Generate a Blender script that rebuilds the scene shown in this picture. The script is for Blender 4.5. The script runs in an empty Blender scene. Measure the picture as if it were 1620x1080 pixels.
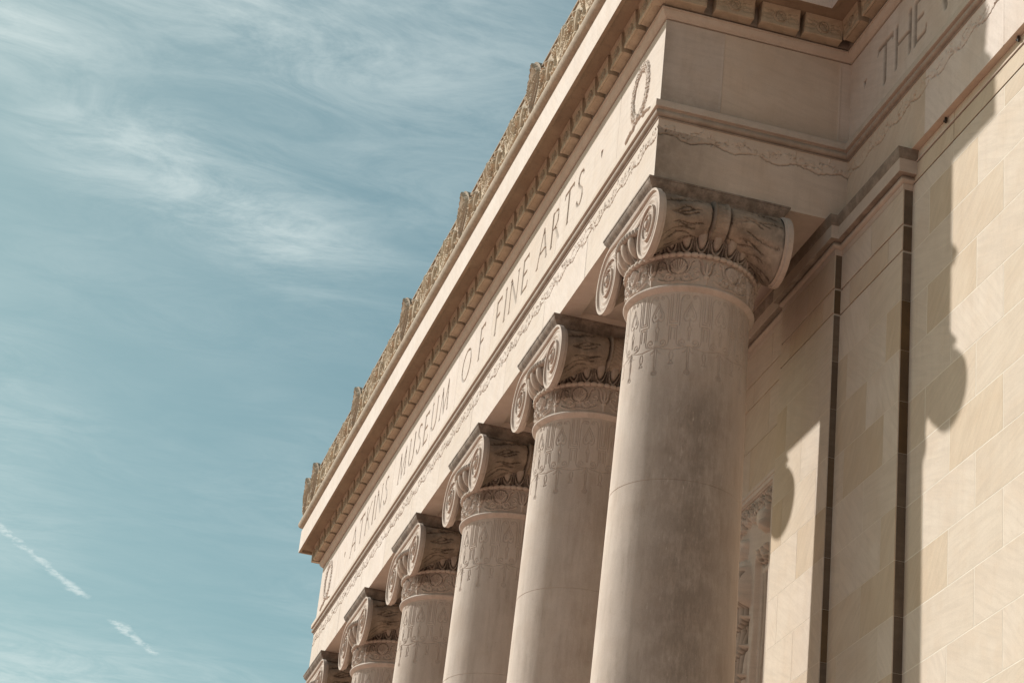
import bpy, math, random
import numpy as np
from mathutils import Matrix, Vector

scene = bpy.context.scene
col = scene.collection
rad = math.radians

# ------------------------------------------------------------------ camera
CAM = Vector((25.14252, -7.5077, -15.56899))
cr = Vector((0.27130418, 0.95753078, 0.09761583))
cu = Vector((0.40445132, -0.20544829, 0.89118468))
cf = Vector((-0.87339176, 0.20230128, 0.44301357))
cd = bpy.data.cameras.new('camera')
cam = bpy.data.objects.new('camera', cd)
col.objects.link(cam)
m = Matrix(((cr.x, cu.x, -cf.x, CAM.x), (cr.y, cu.y, -cf.y, CAM.y), (cr.z, cu.z, -cf.z, CAM.z), (0, 0, 0, 1)))
cam.matrix_world = m
cd.sensor_width = 36
cd.lens = 3609.51 / 1620 * 36
cd.clip_start = 0.1
cd.clip_end = 3000
scene.camera = cam

# ------------------------------------------------------------------ light
SUN = Vector((-1.10, -1.0, 1.105)).normalized()
EL = math.asin(SUN.z)
ROT = math.atan2(SUN.x, SUN.y)
sd = bpy.data.lights.new('sun', 'SUN')
sd.energy = 3.85
sd.angle = rad(0.9)
sd.color = (1.0, 0.985, 0.945)
so = bpy.data.objects.new('sun', sd)
so.rotation_euler = SUN.to_track_quat('Z', 'Y').to_euler()
so.location = (-30, -30, 40)
col.objects.link(so)

w = bpy.data.worlds.new('World')
scene.world = w
w.use_nodes = True
nt = w.node_tree
N = nt.nodes
Lk = nt.links
for n in list(N):
    N.remove(n)


class NB:
    """small node-building helper"""
    def __init__(s, tree):
        s.t = tree

    def node(s, typ, **kw):
        n = s.t.nodes.new(typ)
        for k, v in kw.items():
            setattr(n, k, v)
        return n

    def put(s, sock, v):
        if isinstance(v, bpy.types.NodeSocket):
            s.t.links.new(v, sock)
        elif v is not None:
            sock.default_value = v

    def math(s, op, a, b=None, c=None, clamp=False):
        n = s.node('ShaderNodeMath', operation=op, use_clamp=clamp)
        s.put(n.inputs[0], a)
        if b is not None:
            s.put(n.inputs[1], b)
        if c is not None:
            s.put(n.inputs[2], c)
        return n.outputs[0]

    def maprange(s, v, a, b, c=0.0, d=1.0, smooth=True):
        n = s.node('ShaderNodeMapRange')
        n.interpolation_type = 'SMOOTHSTEP' if smooth else 'LINEAR'
        s.put(n.inputs[0], v)
        for i, x in zip((1, 2, 3, 4), (a, b, c, d)):
            s.put(n.inputs[i], x)
        return n.outputs[0]

    def mix(s, f, a, b, mode='MIX'):
        n = s.node('ShaderNodeMix', data_type='RGBA', blend_type=mode)
        s.put(n.inputs[0], f)
        s.put(n.inputs[6], a)
        s.put(n.inputs[7], b)
        return n.outputs[2]

    def noise(s, vec, scale=1.0, detail=4.0, rough=0.5, dist=0.0):
        n = s.node('ShaderNodeTexNoise')
        s.put(n.inputs['Vector'], vec)
        n.inputs['Scale'].default_value = scale
        n.inputs['Detail'].default_value = detail
        n.inputs['Roughness'].default_value = rough
        n.inputs['Distortion'].default_value = dist
        return n.outputs[0]

    def xyz(s, v):
        n = s.node('ShaderNodeSeparateXYZ')
        s.put(n.inputs[0], v)
        return n.outputs

    def comb(s, x, y, z):
        n = s.node('ShaderNodeCombineXYZ')
        s.put(n.inputs[0], x)
        s.put(n.inputs[1], y)
        s.put(n.inputs[2], z)
        return n.outputs[0]


b = NB(nt)
sky = b.node('ShaderNodeTexSky')
sky.sky_type = 'NISHITA'
sky.sun_disc = False
sky.sun_elevation = EL
sky.sun_rotation = ROT
sky.air_density = 1.0
sky.dust_density = 1.6
sky.ozone_density = 1.2
tc = b.node('ShaderNodeTexCoord')
X, Y, Z = b.xyz(tc.outputs['Generated'])
Zc = b.math('MAXIMUM', Z, 0.03)
PX = b.math('DIVIDE', X, Zc)
PY = b.math('DIVIDE', Y, Zc)
PV = b.comb(PX, PY, 0.0)


def streak(ax, ay, bx, by, wid, soft_end=0.12):
    """soft elongated patch on the cloud sheet between two points"""
    L = math.hypot(bx - ax, by - ay)
    ux, uy = (bx - ax) / L, (by - ay) / L
    dx = b.math('SUBTRACT', PX, ax)
    dy = b.math('SUBTRACT', PY, ay)
    t = b.math('ADD', b.math('MULTIPLY', dx, ux), b.math('MULTIPLY', dy, uy))
    q = b.math('ABSOLUTE', b.math('ADD', b.math('MULTIPLY', dx, -uy), b.math('MULTIPLY', dy, ux)))
    across = b.maprange(q, 0.0, wid, 1.0, 0.0)
    a1 = b.maprange(t, -soft_end, soft_end, 0.0, 1.0)
    a2 = b.maprange(t, L - soft_end, L + soft_end, 1.0, 0.0)
    return b.math('MULTIPLY', across, b.math('MULTIPLY', a1, a2)), t, q


mp = b.node('ShaderNodeMapping')
mp.inputs['Rotation'].default_value = (0, 0, rad(-28))
mp.inputs['Scale'].default_value = (7.0, 3.6, 1)
b.put(mp.inputs[0], PV)
wisp = b.noise(mp.outputs[0], 1.5, 12, 0.68, 1.1)
mp2 = b.node('ShaderNodeMapping')
mp2.inputs['Rotation'].default_value = (0, 0, rad(-20))
mp2.inputs['Scale'].default_value = (34.0, 15.0, 1)
b.put(mp2.inputs[0], PV)
fine = b.noise(mp2.outputs[0], 1.0, 10, 0.72, 0.9)
broad = b.noise(b.comb(b.math('MULTIPLY', PX, 1.5), b.math('MULTIPLY', PY, 2.0), 3.3), 1.2, 3, 0.5)
s1 = streak(-1.50, -0.12, -1.50, 0.30, 0.17)[0]
s1b = streak(-1.66, -0.16, -1.60, -0.02, 0.10, 0.06)[0]
s2 = streak(-1.72, -0.03, -1.91, 0.26, 0.13, 0.09)[0]
s2b = streak(-1.95, -0.05, -2.10, 0.22, 0.16, 0.1)[0]
s3 = streak(-3.6, -0.05, -3.2, 0.20, 0.45, 0.25)[0]
s4 = streak(-2.05, -0.20, -2.9, 0.00, 0.16, 0.2)[0]
dens = b.math('ADD', b.math('MULTIPLY', s1, 0.42), b.math('MULTIPLY', s1b, 0.7))
dens = b.math('ADD', dens, b.math('MULTIPLY', s2, 0.62))
dens = b.math('ADD', dens, b.math('MULTIPLY', s2b, 0.15))
dens = b.math('ADD', dens, b.math('MULTIPLY', s3, 0.42))
dens = b.math('ADD', dens, b.math('MULTIPLY', s4, 0.26))
dens = b.math('ADD', dens, b.maprange(broad, 0.30, 0.65, 0.05, 0.32))
mod = b.math('ADD', b.maprange(wisp, 0.28, 0.74, 0.18, 1.0), b.maprange(fine, 0.30, 0.72, -0.10, 0.12))
cl = b.math('MULTIPLY', dens, mod, clamp=True)
# two surviving pieces of a contrail
con = None
for (ax, ay, bx, by) in ((-2.735, -0.010, -2.990, 0.146), (-3.055, 0.186, -3.182, 0.268)):
    L = math.hypot(bx - ax, by - ay)
    wv = b.noise(b.comb(b.math('MULTIPLY', PX, 22.0), b.math('MULTIPLY', PY, 22.0), 1.0), 1.0, 5, 0.6)
    _, t, q = streak(ax, ay, bx, by, 0.02)
    q2 = b.math('ADD', q, b.math('MULTIPLY', b.math('SUBTRACT', wv, 0.5), 0.034))
    g = b.maprange(q2, 0.000, 0.0165, 1.0, 0.0)
    g = b.math('MULTIPLY', g, b.math('MULTIPLY', b.maprange(t, -0.01, 0.02), b.maprange(t, L - 0.02, L + 0.01, 1.0, 0.0)))
    g = b.math('MULTIPLY', g, b.maprange(b.noise(PV, 42.0, 5, 0.7), 0.38, 0.58, 0.22, 1.0))
    con = g if con is None else b.math('MAXIMUM', con, g)
cl = b.math('MAXIMUM', cl, b.math('MULTIPLY', con, 0.8))
tint = b.mix(1.0, sky.outputs[0], (0.73, 0.90, 0.70, 1), 'MULTIPLY')
CLOUD = (6.9, 7.6, 7.4, 1)
skc = b.mix(b.math('MULTIPLY', cl, 0.72), tint, CLOUD)
bg = b.node('ShaderNodeBackground')
b.put(bg.inputs[0], skc)
bg.inputs[1].default_value = 0.089
wo = b.node('ShaderNodeOutputWorld')
Lk.new(bg.outputs[0], wo.inputs[0])

scene.view_settings.view_transform = 'Standard'
scene.view_settings.look = 'None'
scene.view_settings.exposure = 0.42
scene.view_settings.gamma = 1.0


# ------------------------------------------------------------------ materials
def stone(name, c_main, c_alt, c_dirt, dirt=0.35, tone_gain=0.22, bump=0.35, streaks=0.35, patch=0.0, bed_scale=(1.6, 1.6, 16.0), bed_amt=0.5, gfloor=0.5, fibre=False):
    """weathered limestone; attributes tone (per block) and grime (soot) shift it"""
    mt = bpy.data.materials.new(name)
    mt.use_nodes = True
    t = mt.node_tree
    for n in list(t.nodes):
        t.nodes.remove(n)
    s = NB(t)
    tco = s.node('ShaderNodeTexCoord').outputs['Object']
    at = s.node('ShaderNodeAttribute', attribute_name='tone').outputs['Fac']
    ag = s.node('ShaderNodeAttribute', attribute_name='grime').outputs['Fac']
    oi = s.xyz(s.node('ShaderNodeObjectInfo').outputs['Location'])[0]
    off = s.comb(s.math('MULTIPLY', at, 17.3), s.math('MULTIPLY', oi, 3.17), s.math('MULTIPLY', at, 9.1))
    va = s.node('ShaderNodeVectorMath', operation='ADD')
    s.put(va.inputs[0], tco)
    s.put(va.inputs[1], off)
    P = va.outputs[0]
    # bedding: direction differs from block to block
    vr = s.node('ShaderNodeVectorRotate', rotation_type='EULER_XYZ')
    s.put(vr.inputs[0], P)
    s.put(vr.inputs['Rotation'], s.comb(s.math('MULTIPLY', at, 0.5), s.math('MULTIPLY', at, 1.3), 0.0))
    mp_ = s.node('ShaderNodeMapping')
    mp_.inputs['Scale'].default_value = bed_scale
    s.put(mp_.inputs[0], vr.outputs[0])
    bed = s.noise(mp_.outputs[0], 1.0, 6, 0.6, 0.5)
    big = s.noise(P, 0.9, 4, 0.55)
    med = s.noise(P, 5.0, 6, 0.65)
    grain = s.noise(tco, 70.0, 4, 0.75)
    pits = s.maprange(s.noise(P, 38.0, 3, 0.6), 0.60, 0.70)
    sm = s.node('ShaderNodeMapping')
    sm.inputs['Scale'].default_value = (6.0, 6.0, 0.7)
    s.put(sm.inputs[0], tco)
    run = s.noise(sm.outputs[0], 1.3, 7, 0.68, 0.2)
    c = s.mix(s.maprange(big, 0.35, 0.68), c_main + (1,), c_alt + (1,))
    c = s.mix(s.maprange(s.noise(P, 2.3, 5, 0.6), 0.42, 0.66, 0.0, 0.30), c, tuple(x * y for x, y in zip(c_alt, (0.93, 0.86, 0.78))) + (1,))
    c = s.mix(s.maprange(bed, 0.35, 0.70, 0.0, bed_amt), c, tuple(x * 0.80 for x in c_alt) + (1,))
    # block tone: warm/yellow for +, grey/pale for -
    c = s.mix(s.math('MULTIPLY', s.math('MAXIMUM', at, 0.0), 1.0, clamp=True), c,
              s.mix(1.0, c, (1 - tone_gain * 0.55, 1 - tone_gain, 1 - tone_gain * 1.75, 1), 'MULTIPLY'))
    c = s.mix(s.math('MULTIPLY', s.math('MAXIMUM', s.math('MULTIPLY', at, -1.0), 0.0), 1.0, clamp=True), c,
              s.mix(1.0, c, (1 + tone_gain * 0.45, 1 + tone_gain * 0.5, 1 + tone_gain * 0.7, 1), 'MULTIPLY'))
    dm = s.math('MULTIPLY', s.maprange(run, 0.46, 0.74, 0.0, streaks), s.maprange(med, 0.3, 0.7, 0.35, 1.0))
    c = s.mix(dm, c, c_dirt + (1,))
    sp = s.maprange(s.noise(P, 22.0, 5, 0.7), 0.56, 0.72, 0.0, dirt)
    c = s.mix(sp, c, c_dirt + (1,))
    if fibre:
        fm = s.node('ShaderNodeMapping')
        fm.inputs['Scale'].default_value = (24.0, 24.0, 6.0)
        s.put(fm.inputs[0], P)
        gn = s.math('ADD', s.math('MULTIPLY', s.noise(fm.outputs[0], 1.0, 9, 0.82), 0.55), s.math('MULTIPLY', s.noise(P, 2.6, 5, 0.6), 0.45))
        gm = s.math('MULTIPLY', ag, s.maprange(gn, 0.36, 0.60, gfloor, 1.0), clamp=True)
    else:
        gm = s.math('MULTIPLY', ag, s.maprange(s.noise(P, 5.0, 8, 0.7), 0.34, 0.60, gfloor, 1.0), clamp=True)
    c = s.mix(gm, c, tuple(x * 0.42 for x in c_dirt) + (1,))
    if patch > 0:   # pale scratches and chips in the sooty patches
        sc_ = s.node('ShaderNodeMapping')
        sc_.inputs['Scale'].default_value = (16.0, 16.0, 3.2)
        sc_.inputs['Rotation'].default_value = (0.25, 0.1, 0)
        s.put(sc_.inputs[0], P)
        chips = s.maprange(s.noise(sc_.outputs[0], 1.0, 6, 0.75), 0.60, 0.72, 0.0, patch)
        c = s.mix(s.math('MULTIPLY', chips, s.maprange(gm, 0.1, 0.5)), c, tuple(min(1, x * 1.05) for x in c_main) + (1,))
    c = s.mix(s.maprange(grain, 0.3, 0.7, 0.0, 0.34), c, s.mix(1.0, c, (0.72, 0.70, 0.68, 1), 'MULTIPLY'))
    bs = s.node('ShaderNodeBsdfPrincipled')
    s.put(bs.inputs['Base Color'], c)
    bs.inputs['Roughness'].default_value = 0.88
    bs.inputs['Specular IOR Level'].default_value = 0.25
    bh = s.math('ADD', s.math('SUBTRACT', s.math('MULTIPLY', grain, 0.5), s.math('MULTIPLY', pits, 0.7)), s.math('ADD', s.math('MULTIPLY', med, 0.8), s.math('MULTIPLY', bed, 0.4)))
    bp = s.node('ShaderNodeBump')
    bp.inputs['Strength'].default_value = bump
    bp.inputs['Distance'].default_value = 0.012
    s.put(bp.inputs['Height'], bh)
    s.put(bs.inputs['Normal'], bp.outputs[0])
    o = s.node('ShaderNodeOutputMaterial')
    t.links.new(bs.outputs[0], o.inputs[0])
    return mt


M_wall = stone('limestone_blocks', (0.66, 0.56, 0.455), (0.63, 0.525, 0.42), (0.42, 0.325, 0.24), 0.16, 0.13, 0.3, 0.20, bed_amt=0.4)
M_ent = stone('limestone_entablature', (0.67, 0.572, 0.495), (0.63, 0.528, 0.45), (0.36, 0.28, 0.21), 0.14, 0.18, 0.25, 0.26, bed_amt=0.35, gfloor=0.7)
M_warm = stone('weathered_cornice_stone', (0.58, 0.475, 0.36), (0.53, 0.42, 0.31), (0.24, 0.175, 0.12), 0.28, 0.22, 0.35, 0.45)
M_soffit = stone('stained_soffit_stone', (0.36, 0.265, 0.18), (0.30, 0.215, 0.145), (0.14, 0.10, 0.07), 0.3, 0.2, 0.3, 0.4)  # darker brown base for the underside of the corona
M_carve = stone('carved_band_stone', (0.68, 0.56, 0.41), (0.61, 0.48, 0.345), (0.24, 0.175, 0.125), 0.22, 0.22, 0.3, 0.3)
M_col = stone('limestone_column', (0.64, 0.535, 0.46), (0.57, 0.465, 0.395), (0.33, 0.255, 0.195), 0.22, 0.2, 0.35, 0.45, patch=0.6, bed_scale=(7.0, 7.0, 1.1), bed_amt=0.35, gfloor=0.52, fibre=True)
M_cap = stone('limestone_capital', (0.60, 0.498, 0.42), (0.53, 0.428, 0.358), (0.24, 0.18, 0.135), 0.25, 0.2, 0.35, 0.4, bed_amt=0.25)


def plain(name, c, rough=0.9):
    mt = bpy.data.materials.new(name)
    mt.use_nodes = True
    s = NB(mt.node_tree)
    bs = mt.node_tree.nodes['Principled BSDF']
    tco = s.node('ShaderNodeTexCoord').outputs['Object']
    n = s.noise(tco, 3.0, 6, 0.65)
    s.put(bs.inputs['Base Color'], s.mix(s.maprange(n, 0.3, 0.7), tuple(x * 0.85 for x in c) + (1,), c + (1,)))
    bs.inputs['Roughness'].default_value = rough
    return mt


M_mortar = plain('pale_mortar', (0.76, 0.68, 0.57))
M_stain = stone('dark_stained_stone', (0.20, 0.15, 0.105), (0.14, 0.105, 0.075), (0.08, 0.06, 0.045), 0.35, 0.35, 0.3, 0.5, bed_amt=0.5)  # very dark brown, only on the pilaster side faces
M_ground = plain('warm_paving', (0.40, 0.235, 0.19))  # out-of-view ground; red tint invented for warm bounce onto the shaded stone
M_roof = plain('roof_gravel', (0.3, 0.28, 0.25))
M_metal = plain('dark_bronze', (0.045, 0.032, 0.022), 0.85)


# ------------------------------------------------------------------ helpers
def tag(o, label=None, cat=None, group=None, kind=None):
    for k, v in (('label', label), ('category', cat), ('group', group), ('kind', kind)):
        if v:
            o[k] = v
    return o


def empty(name, loc=(0, 0, 0)):
    o = bpy.data.objects.new(name, None)
    o.location = loc
    col.objects.link(o)
    return o


def mk(name, verts, faces, mat, parent=None, smooth=None, attrs=None, mats=None, midx=None):
    """link one mesh object; attrs = {name: per-vertex floats}"""
    me = bpy.data.meshes.new(name)
    verts = np.asarray(verts, dtype=np.float64)
    if isinstance(faces, np.ndarray):
        nf, k = faces.shape
        me.vertices.add(len(verts))
        me.vertices.foreach_set('co', verts.astype(np.float32).ravel())
        me.loops.add(nf * k)
        me.loops.foreach_set('vertex_index', faces.astype(np.int32).ravel())
        me.polygons.add(nf)
        me.polygons.foreach_set('loop_start', np.arange(0, nf * k, k, dtype=np.int32))
        me.update(calc_edges=True)
    else:
        me.from_pydata(verts.tolist(), [], faces)
        me.update()
    me.materials.append(mat)
    for m_ in (mats or []):
        me.materials.append(m_)
    if midx is not None:
        me.polygons.foreach_set('material_index', np.asarray(midx, dtype=np.int32))
    for an, av in (attrs or {}).items():
        a = me.attributes.new(an, 'FLOAT', 'POINT')
        a.data.foreach_set('value', np.asarray(av, dtype=np.float32))
    if smooth is not None:
        me.shade_smooth()
        if smooth < 180:
            me.set_sharp_from_angle(angle=rad(smooth))
    me.validate()
    o = bpy.data.objects.new(name, me)
    col.objects.link(o)
    if parent is not None:
        o.parent = parent
    return o


class MB:
    """collects faces for one mesh"""
    def __init__(s):
        s.v, s.f, s.t, s.g, s.mi = [], [], [], [], []

    def add(s, vs, fs, tone=0.0, grime=0.0, mi=0):
        n = len(s.v)
        s.v += [tuple(p) for p in vs]
        s.t += [tone] * len(vs)
        s.g += [grime] * len(vs)
        s.f += [tuple(i + n for i in f) for f in fs]
        s.mi += [mi] * len(fs)

    def box(s, x0, x1, y0, y1, z0, z1, tone=0.0, grime=0.0, mi=0):
        vs = [(x, y, z) for x in (x0, x1) for y in (y0, y1) for z in (z0, z1)]
        s.add(vs, [(0, 1, 3, 2), (4, 6, 7, 5), (0, 4, 5, 1), (2, 3, 7, 6), (0, 2, 6, 4), (1, 5, 7, 3)], tone, grime, mi)

    def build(s, name, mat, parent=None, smooth=None, mats=None):
        return mk(name, s.v, s.f, mat, parent, smooth, {'tone': s.t, 'grime': s.g}, mats, s.mi if mats else None)


def grid_faces(nv, nu, wrap=False):
    i = np.arange(nv * nu).reshape(nv, nu)
    if wrap:
        i = np.concatenate([i, i[:, :1]], axis=1)
    a, b_, c, d = i[:-1, :-1], i[:-1, 1:], i[1:, 1:], i[1:, :-1]
    return np.stack([a, b_, c, d], -1).reshape(-1, 4)


class Relief:
    """height field in metres; ridges are > 0, cut grooves < 0"""
    def __init__(s, u0, u1, v0, v1, du, dv=None, wrap=False):
        dv = dv or du
        s.nu = max(2, int(round((u1 - u0) / du)) + (0 if wrap else 1))
        s.nv = max(2, int(round((v1 - v0) / dv)) + 1)
        s.wrap, s.W = wrap, u1 - u0
        s.u = np.linspace(u0, u1, s.nu, endpoint=not wrap)
        s.v = np.linspace(v0, v1, s.nv)
        s.p = np.zeros((s.nv, s.nu))
        s.n = np.zeros((s.nv, s.nu))

    def _win(s, ulo, uhi, vlo, vhi):
        i0, i1 = np.searchsorted(s.u, [ulo, uhi])
        j0, j1 = np.searchsorted(s.v, [vlo, vhi])
        return slice(j0, j1), slice(i0, i1)

    def seg(s, a, b_, w, h, w2=None, sh=0.8, _w=True):
        if s.wrap and _w:
            for k in (-1, 1):
                s.seg((a[0] + k * s.W, a[1]), (b_[0] + k * s.W, b_[1]), w, h, w2, sh, False)
        w2 = w if w2 is None else w2
        wm = max(w, w2)
        js, is_ = s._win(min(a[0], b_[0]) - wm, max(a[0], b_[0]) + wm, min(a[1], b_[1]) - wm, max(a[1], b_[1]) + wm)
        U, V = np.meshgrid(s.u[is_], s.v[js])
        if U.size == 0:
            return
        dx, dy = b_[0] - a[0], b_[1] - a[1]
        L2 = dx * dx + dy * dy + 1e-12
        t = np.clip(((U - a[0]) * dx + (V - a[1]) * dy) / L2, 0, 1)
        d = np.hypot(U - a[0] - t * dx, V - a[1] - t * dy) / (w + (w2 - w) * t)
        pr = np.clip(1 - d, 0, 1) ** sh
        if h > 0:
            s.p[js, is_] = np.maximum(s.p[js, is_], h * pr)
        else:
            s.n[js, is_] = np.minimum(s.n[js, is_], h * pr)

    def line(s, pts, w, h, w2=None, sh=0.8):
        n = len(pts) - 1
        for i in range(n):
            wa = w if w2 is None else w + (w2 - w) * i / n
            wb = w if w2 is None else w + (w2 - w) * (i + 1) / n
            s.seg(pts[i], pts[i + 1], wa, h, wb, sh)

    def blob(s, cx, cy, rx, ry, h, ang=0.0, pw=0.5, _w=True):
        if s.wrap and _w:
            for k in (-1, 1):
                s.blob(cx + k * s.W, cy, rx, ry, h, ang, pw, False)
        rm = max(rx, ry)
        js, is_ = s._win(cx - rm, cx + rm, cy - rm, cy + rm)
        U, V = np.meshgrid(s.u[is_], s.v[js])
        if U.size == 0:
            return
        c_, s_ = math.cos(ang), math.sin(ang)
        a = ((U - cx) * c_ + (V - cy) * s_) / rx
        b2 = (-(U - cx) * s_ + (V - cy) * c_) / ry
        pr = np.clip(1 - a * a - b2 * b2, 0, 1) ** pw
        if h > 0:
            s.p[js, is_] = np.maximum(s.p[js, is_], h * pr)
        else:
            s.n[js, is_] = np.minimum(s.n[js, is_], h * pr)

    def poly(s, pts, h):
        """flat raised polygon"""
        pts = np.asarray(pts)
        js, is_ = s._win(pts[:, 0].min(), pts[:, 0].max(), pts[:, 1].min(), pts[:, 1].max())
        U, V = np.meshgrid(s.u[is_], s.v[js])
        if U.size == 0:
            return
        ins = np.zeros(U.shape, bool)
        j = len(pts) - 1
        for i in range(len(pts)):
            xi, yi, xj, yj = *pts[i], *pts[j]
            with np.errstate(divide='ignore', invalid='ignore'):
                c_ = ((yi > V) != (yj > V)) & (U < (xj - xi) * (V - yi) / (yj - yi + 1e-12) + xi)
            ins ^= c_
            j = i
        if h > 0:
            s.p[js, is_] = np.where(ins, np.maximum(s.p[js, is_], h), s.p[js, is_])
        else:
            s.n[js, is_] = np.where(ins, np.minimum(s.n[js, is_], h), s.n[js, is_])

    @property
    def H(s):
        return s.p + s.n

    def obj(s, name, fn, mat, parent=None, smooth=45, tone=0.0, grime=None, mask=None, flip=False):
        U, V = np.meshgrid(s.u, s.v)
        x, y, z = fn(U, V, s.H)
        vs = np.stack([np.broadcast_to(q, U.shape) for q in (x, y, z)], -1).reshape(-1, 3)
        f = grid_faces(s.nv, s.nu, s.wrap)
        if flip:
            f = f[:, ::-1]
        if mask is not None:
            mk_ = mask(U, V).ravel()
            f = f[mk_[f].all(1)]
        g = np.zeros(U.size) if grime is None else grime(U, V, s.H).ravel()
        return mk(name, vs, np.ascontiguousarray(f), mat, parent, smooth, {'tone': (tone(U, V).ravel() if callable(tone) else np.full(U.size, tone)), 'grime': g})


def spiral(cx, cy, r0, r1, a0, a1, n=18):
    return [(cx + (r0 + (r1 - r0) * i / n) * math.cos(rad(a0 + (a1 - a0) * i / n)),
             cy + (r0 + (r1 - r0) * i / n) * math.sin(rad(a0 + (a1 - a0) * i / n))) for i in range(n + 1)]


def bez(p0, p1, p2, p3, n=10):
    r = []
    for i in range(n + 1):
        t = i / n
        k = ((1 - t) ** 3, 3 * t * (1 - t) ** 2, 3 * t * t * (1 - t), t ** 3)
        r.append((sum(a * q[0] for a, q in zip(k, (p0, p1, p2, p3))), sum(a * q[1] for a, q in zip(k, (p0, p1, p2, p3)))))
    return r


def sweep(name, path, prof, mat, parent=None, smooth=35, tone=0.0, grime=0.0, close=False, seg=0.0):
    """mitred moulding: prof = [(out, z)], path walks with the outside on its right"""
    nrm = []
    for a, b_ in zip(path[:-1], path[1:]):
        d = Vector((b_[0] - a[0], b_[1] - a[1])).normalized()
        nrm.append(Vector((d.y, -d.x)))
    offs = []
    for i in range(len(path)):
        if i == 0:
            offs.append(nrm[0])
        elif i == len(path) - 1:
            offs.append(nrm[-1])
        else:
            n1, n2 = nrm[i - 1], nrm[i]
            offs.append((n1 + n2) / (1 + n1.dot(n2)))
    vs, fs = [], []
    k = len(prof)
    for p, o_ in zip(path, offs):
        for (q, z) in prof:
            vs.append((p[0] + o_.x * q, p[1] + o_.y * q, z))
    kk = k if close else k - 1
    for i in range(len(path) - 1):
        for j in range(kk):
            a = i * k + j
            b2 = i * k + (j + 1) % k
            fs.append((a, a + k, b2 + k, b2))
    if close:
        fs.append(tuple(range(k)))
        e = (len(path) - 1) * k
        fs.append(tuple(e + j for j in reversed(range(k))))
    return mk(name, vs, fs, mat, parent, smooth, {'tone': [tone] * len(vs), 'grime': [(grime(v_[2]) if callable(grime) else grime) for v_ in vs]})


def arcp(cx, cz, r, a0, a1, n=6):
    return [(cx + r * math.cos(rad(a0 + (a1 - a0) * i / n)), cz + r * math.sin(rad(a0 + (a1 - a0) * i / n))) for i in range(n + 1)]


rng = random.Random(7)
nrg = np.random.default_rng(11)

# ------------------------------------------------------------------ dimensions (metres; z = 0 is the underside of the architrave)
L = 23.836
D = 2.753
E0 = 0.918                      # column axis from the entablature end
SP = 4.4                        # column spacing
AX = 0.915                      # column axis behind the front face
XR = 15.0                       # right end of the wall
XL = -36.0
W0 = 2.845                      # wall face below the architrave
Y1 = 2.713                      # flat pilaster
Y2 = 2.610                      # pilaster under the side beam
YB = 2.72                       # wall inside the porch
GZ = -17.2
PATH = [(XL, D), (-L, D), (-L, 0), (0, 0), (0, D), (XR, D)]

# ------------------------------------------------------------------ ground and steps
mb = MB()
mb.add([(-600, -600, GZ), (600, -600, GZ), (600, 600, GZ), (-600, 600, GZ)], [(0, 1, 2, 3)])
tag(mb.build('ground', M_ground), kind='structure')
mb = MB()
for k in range(6):
    mb.box(XL + 6 - 0.4 * (5 - k) * 0 , 2.6 + 0.4 * (5 - k), -1.2 - 0.4 * (5 - k), D + 0.2, GZ + 0.27 * k, GZ + 0.27 * (k + 1) - 0.002)
tag(mb.build('steps', M_wall), kind='structure')
BZ = GZ + 1.62                  # top of the steps

# ------------------------------------------------------------------ entablature
ent = empty('entablature', (-L / 2, 1.0, 0))
tag(ent, 'carved stone entablature with inscription and cornice resting on the columns', 'entablature')
ENT = ent
ent.location = (0, 0, 0)

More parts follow.
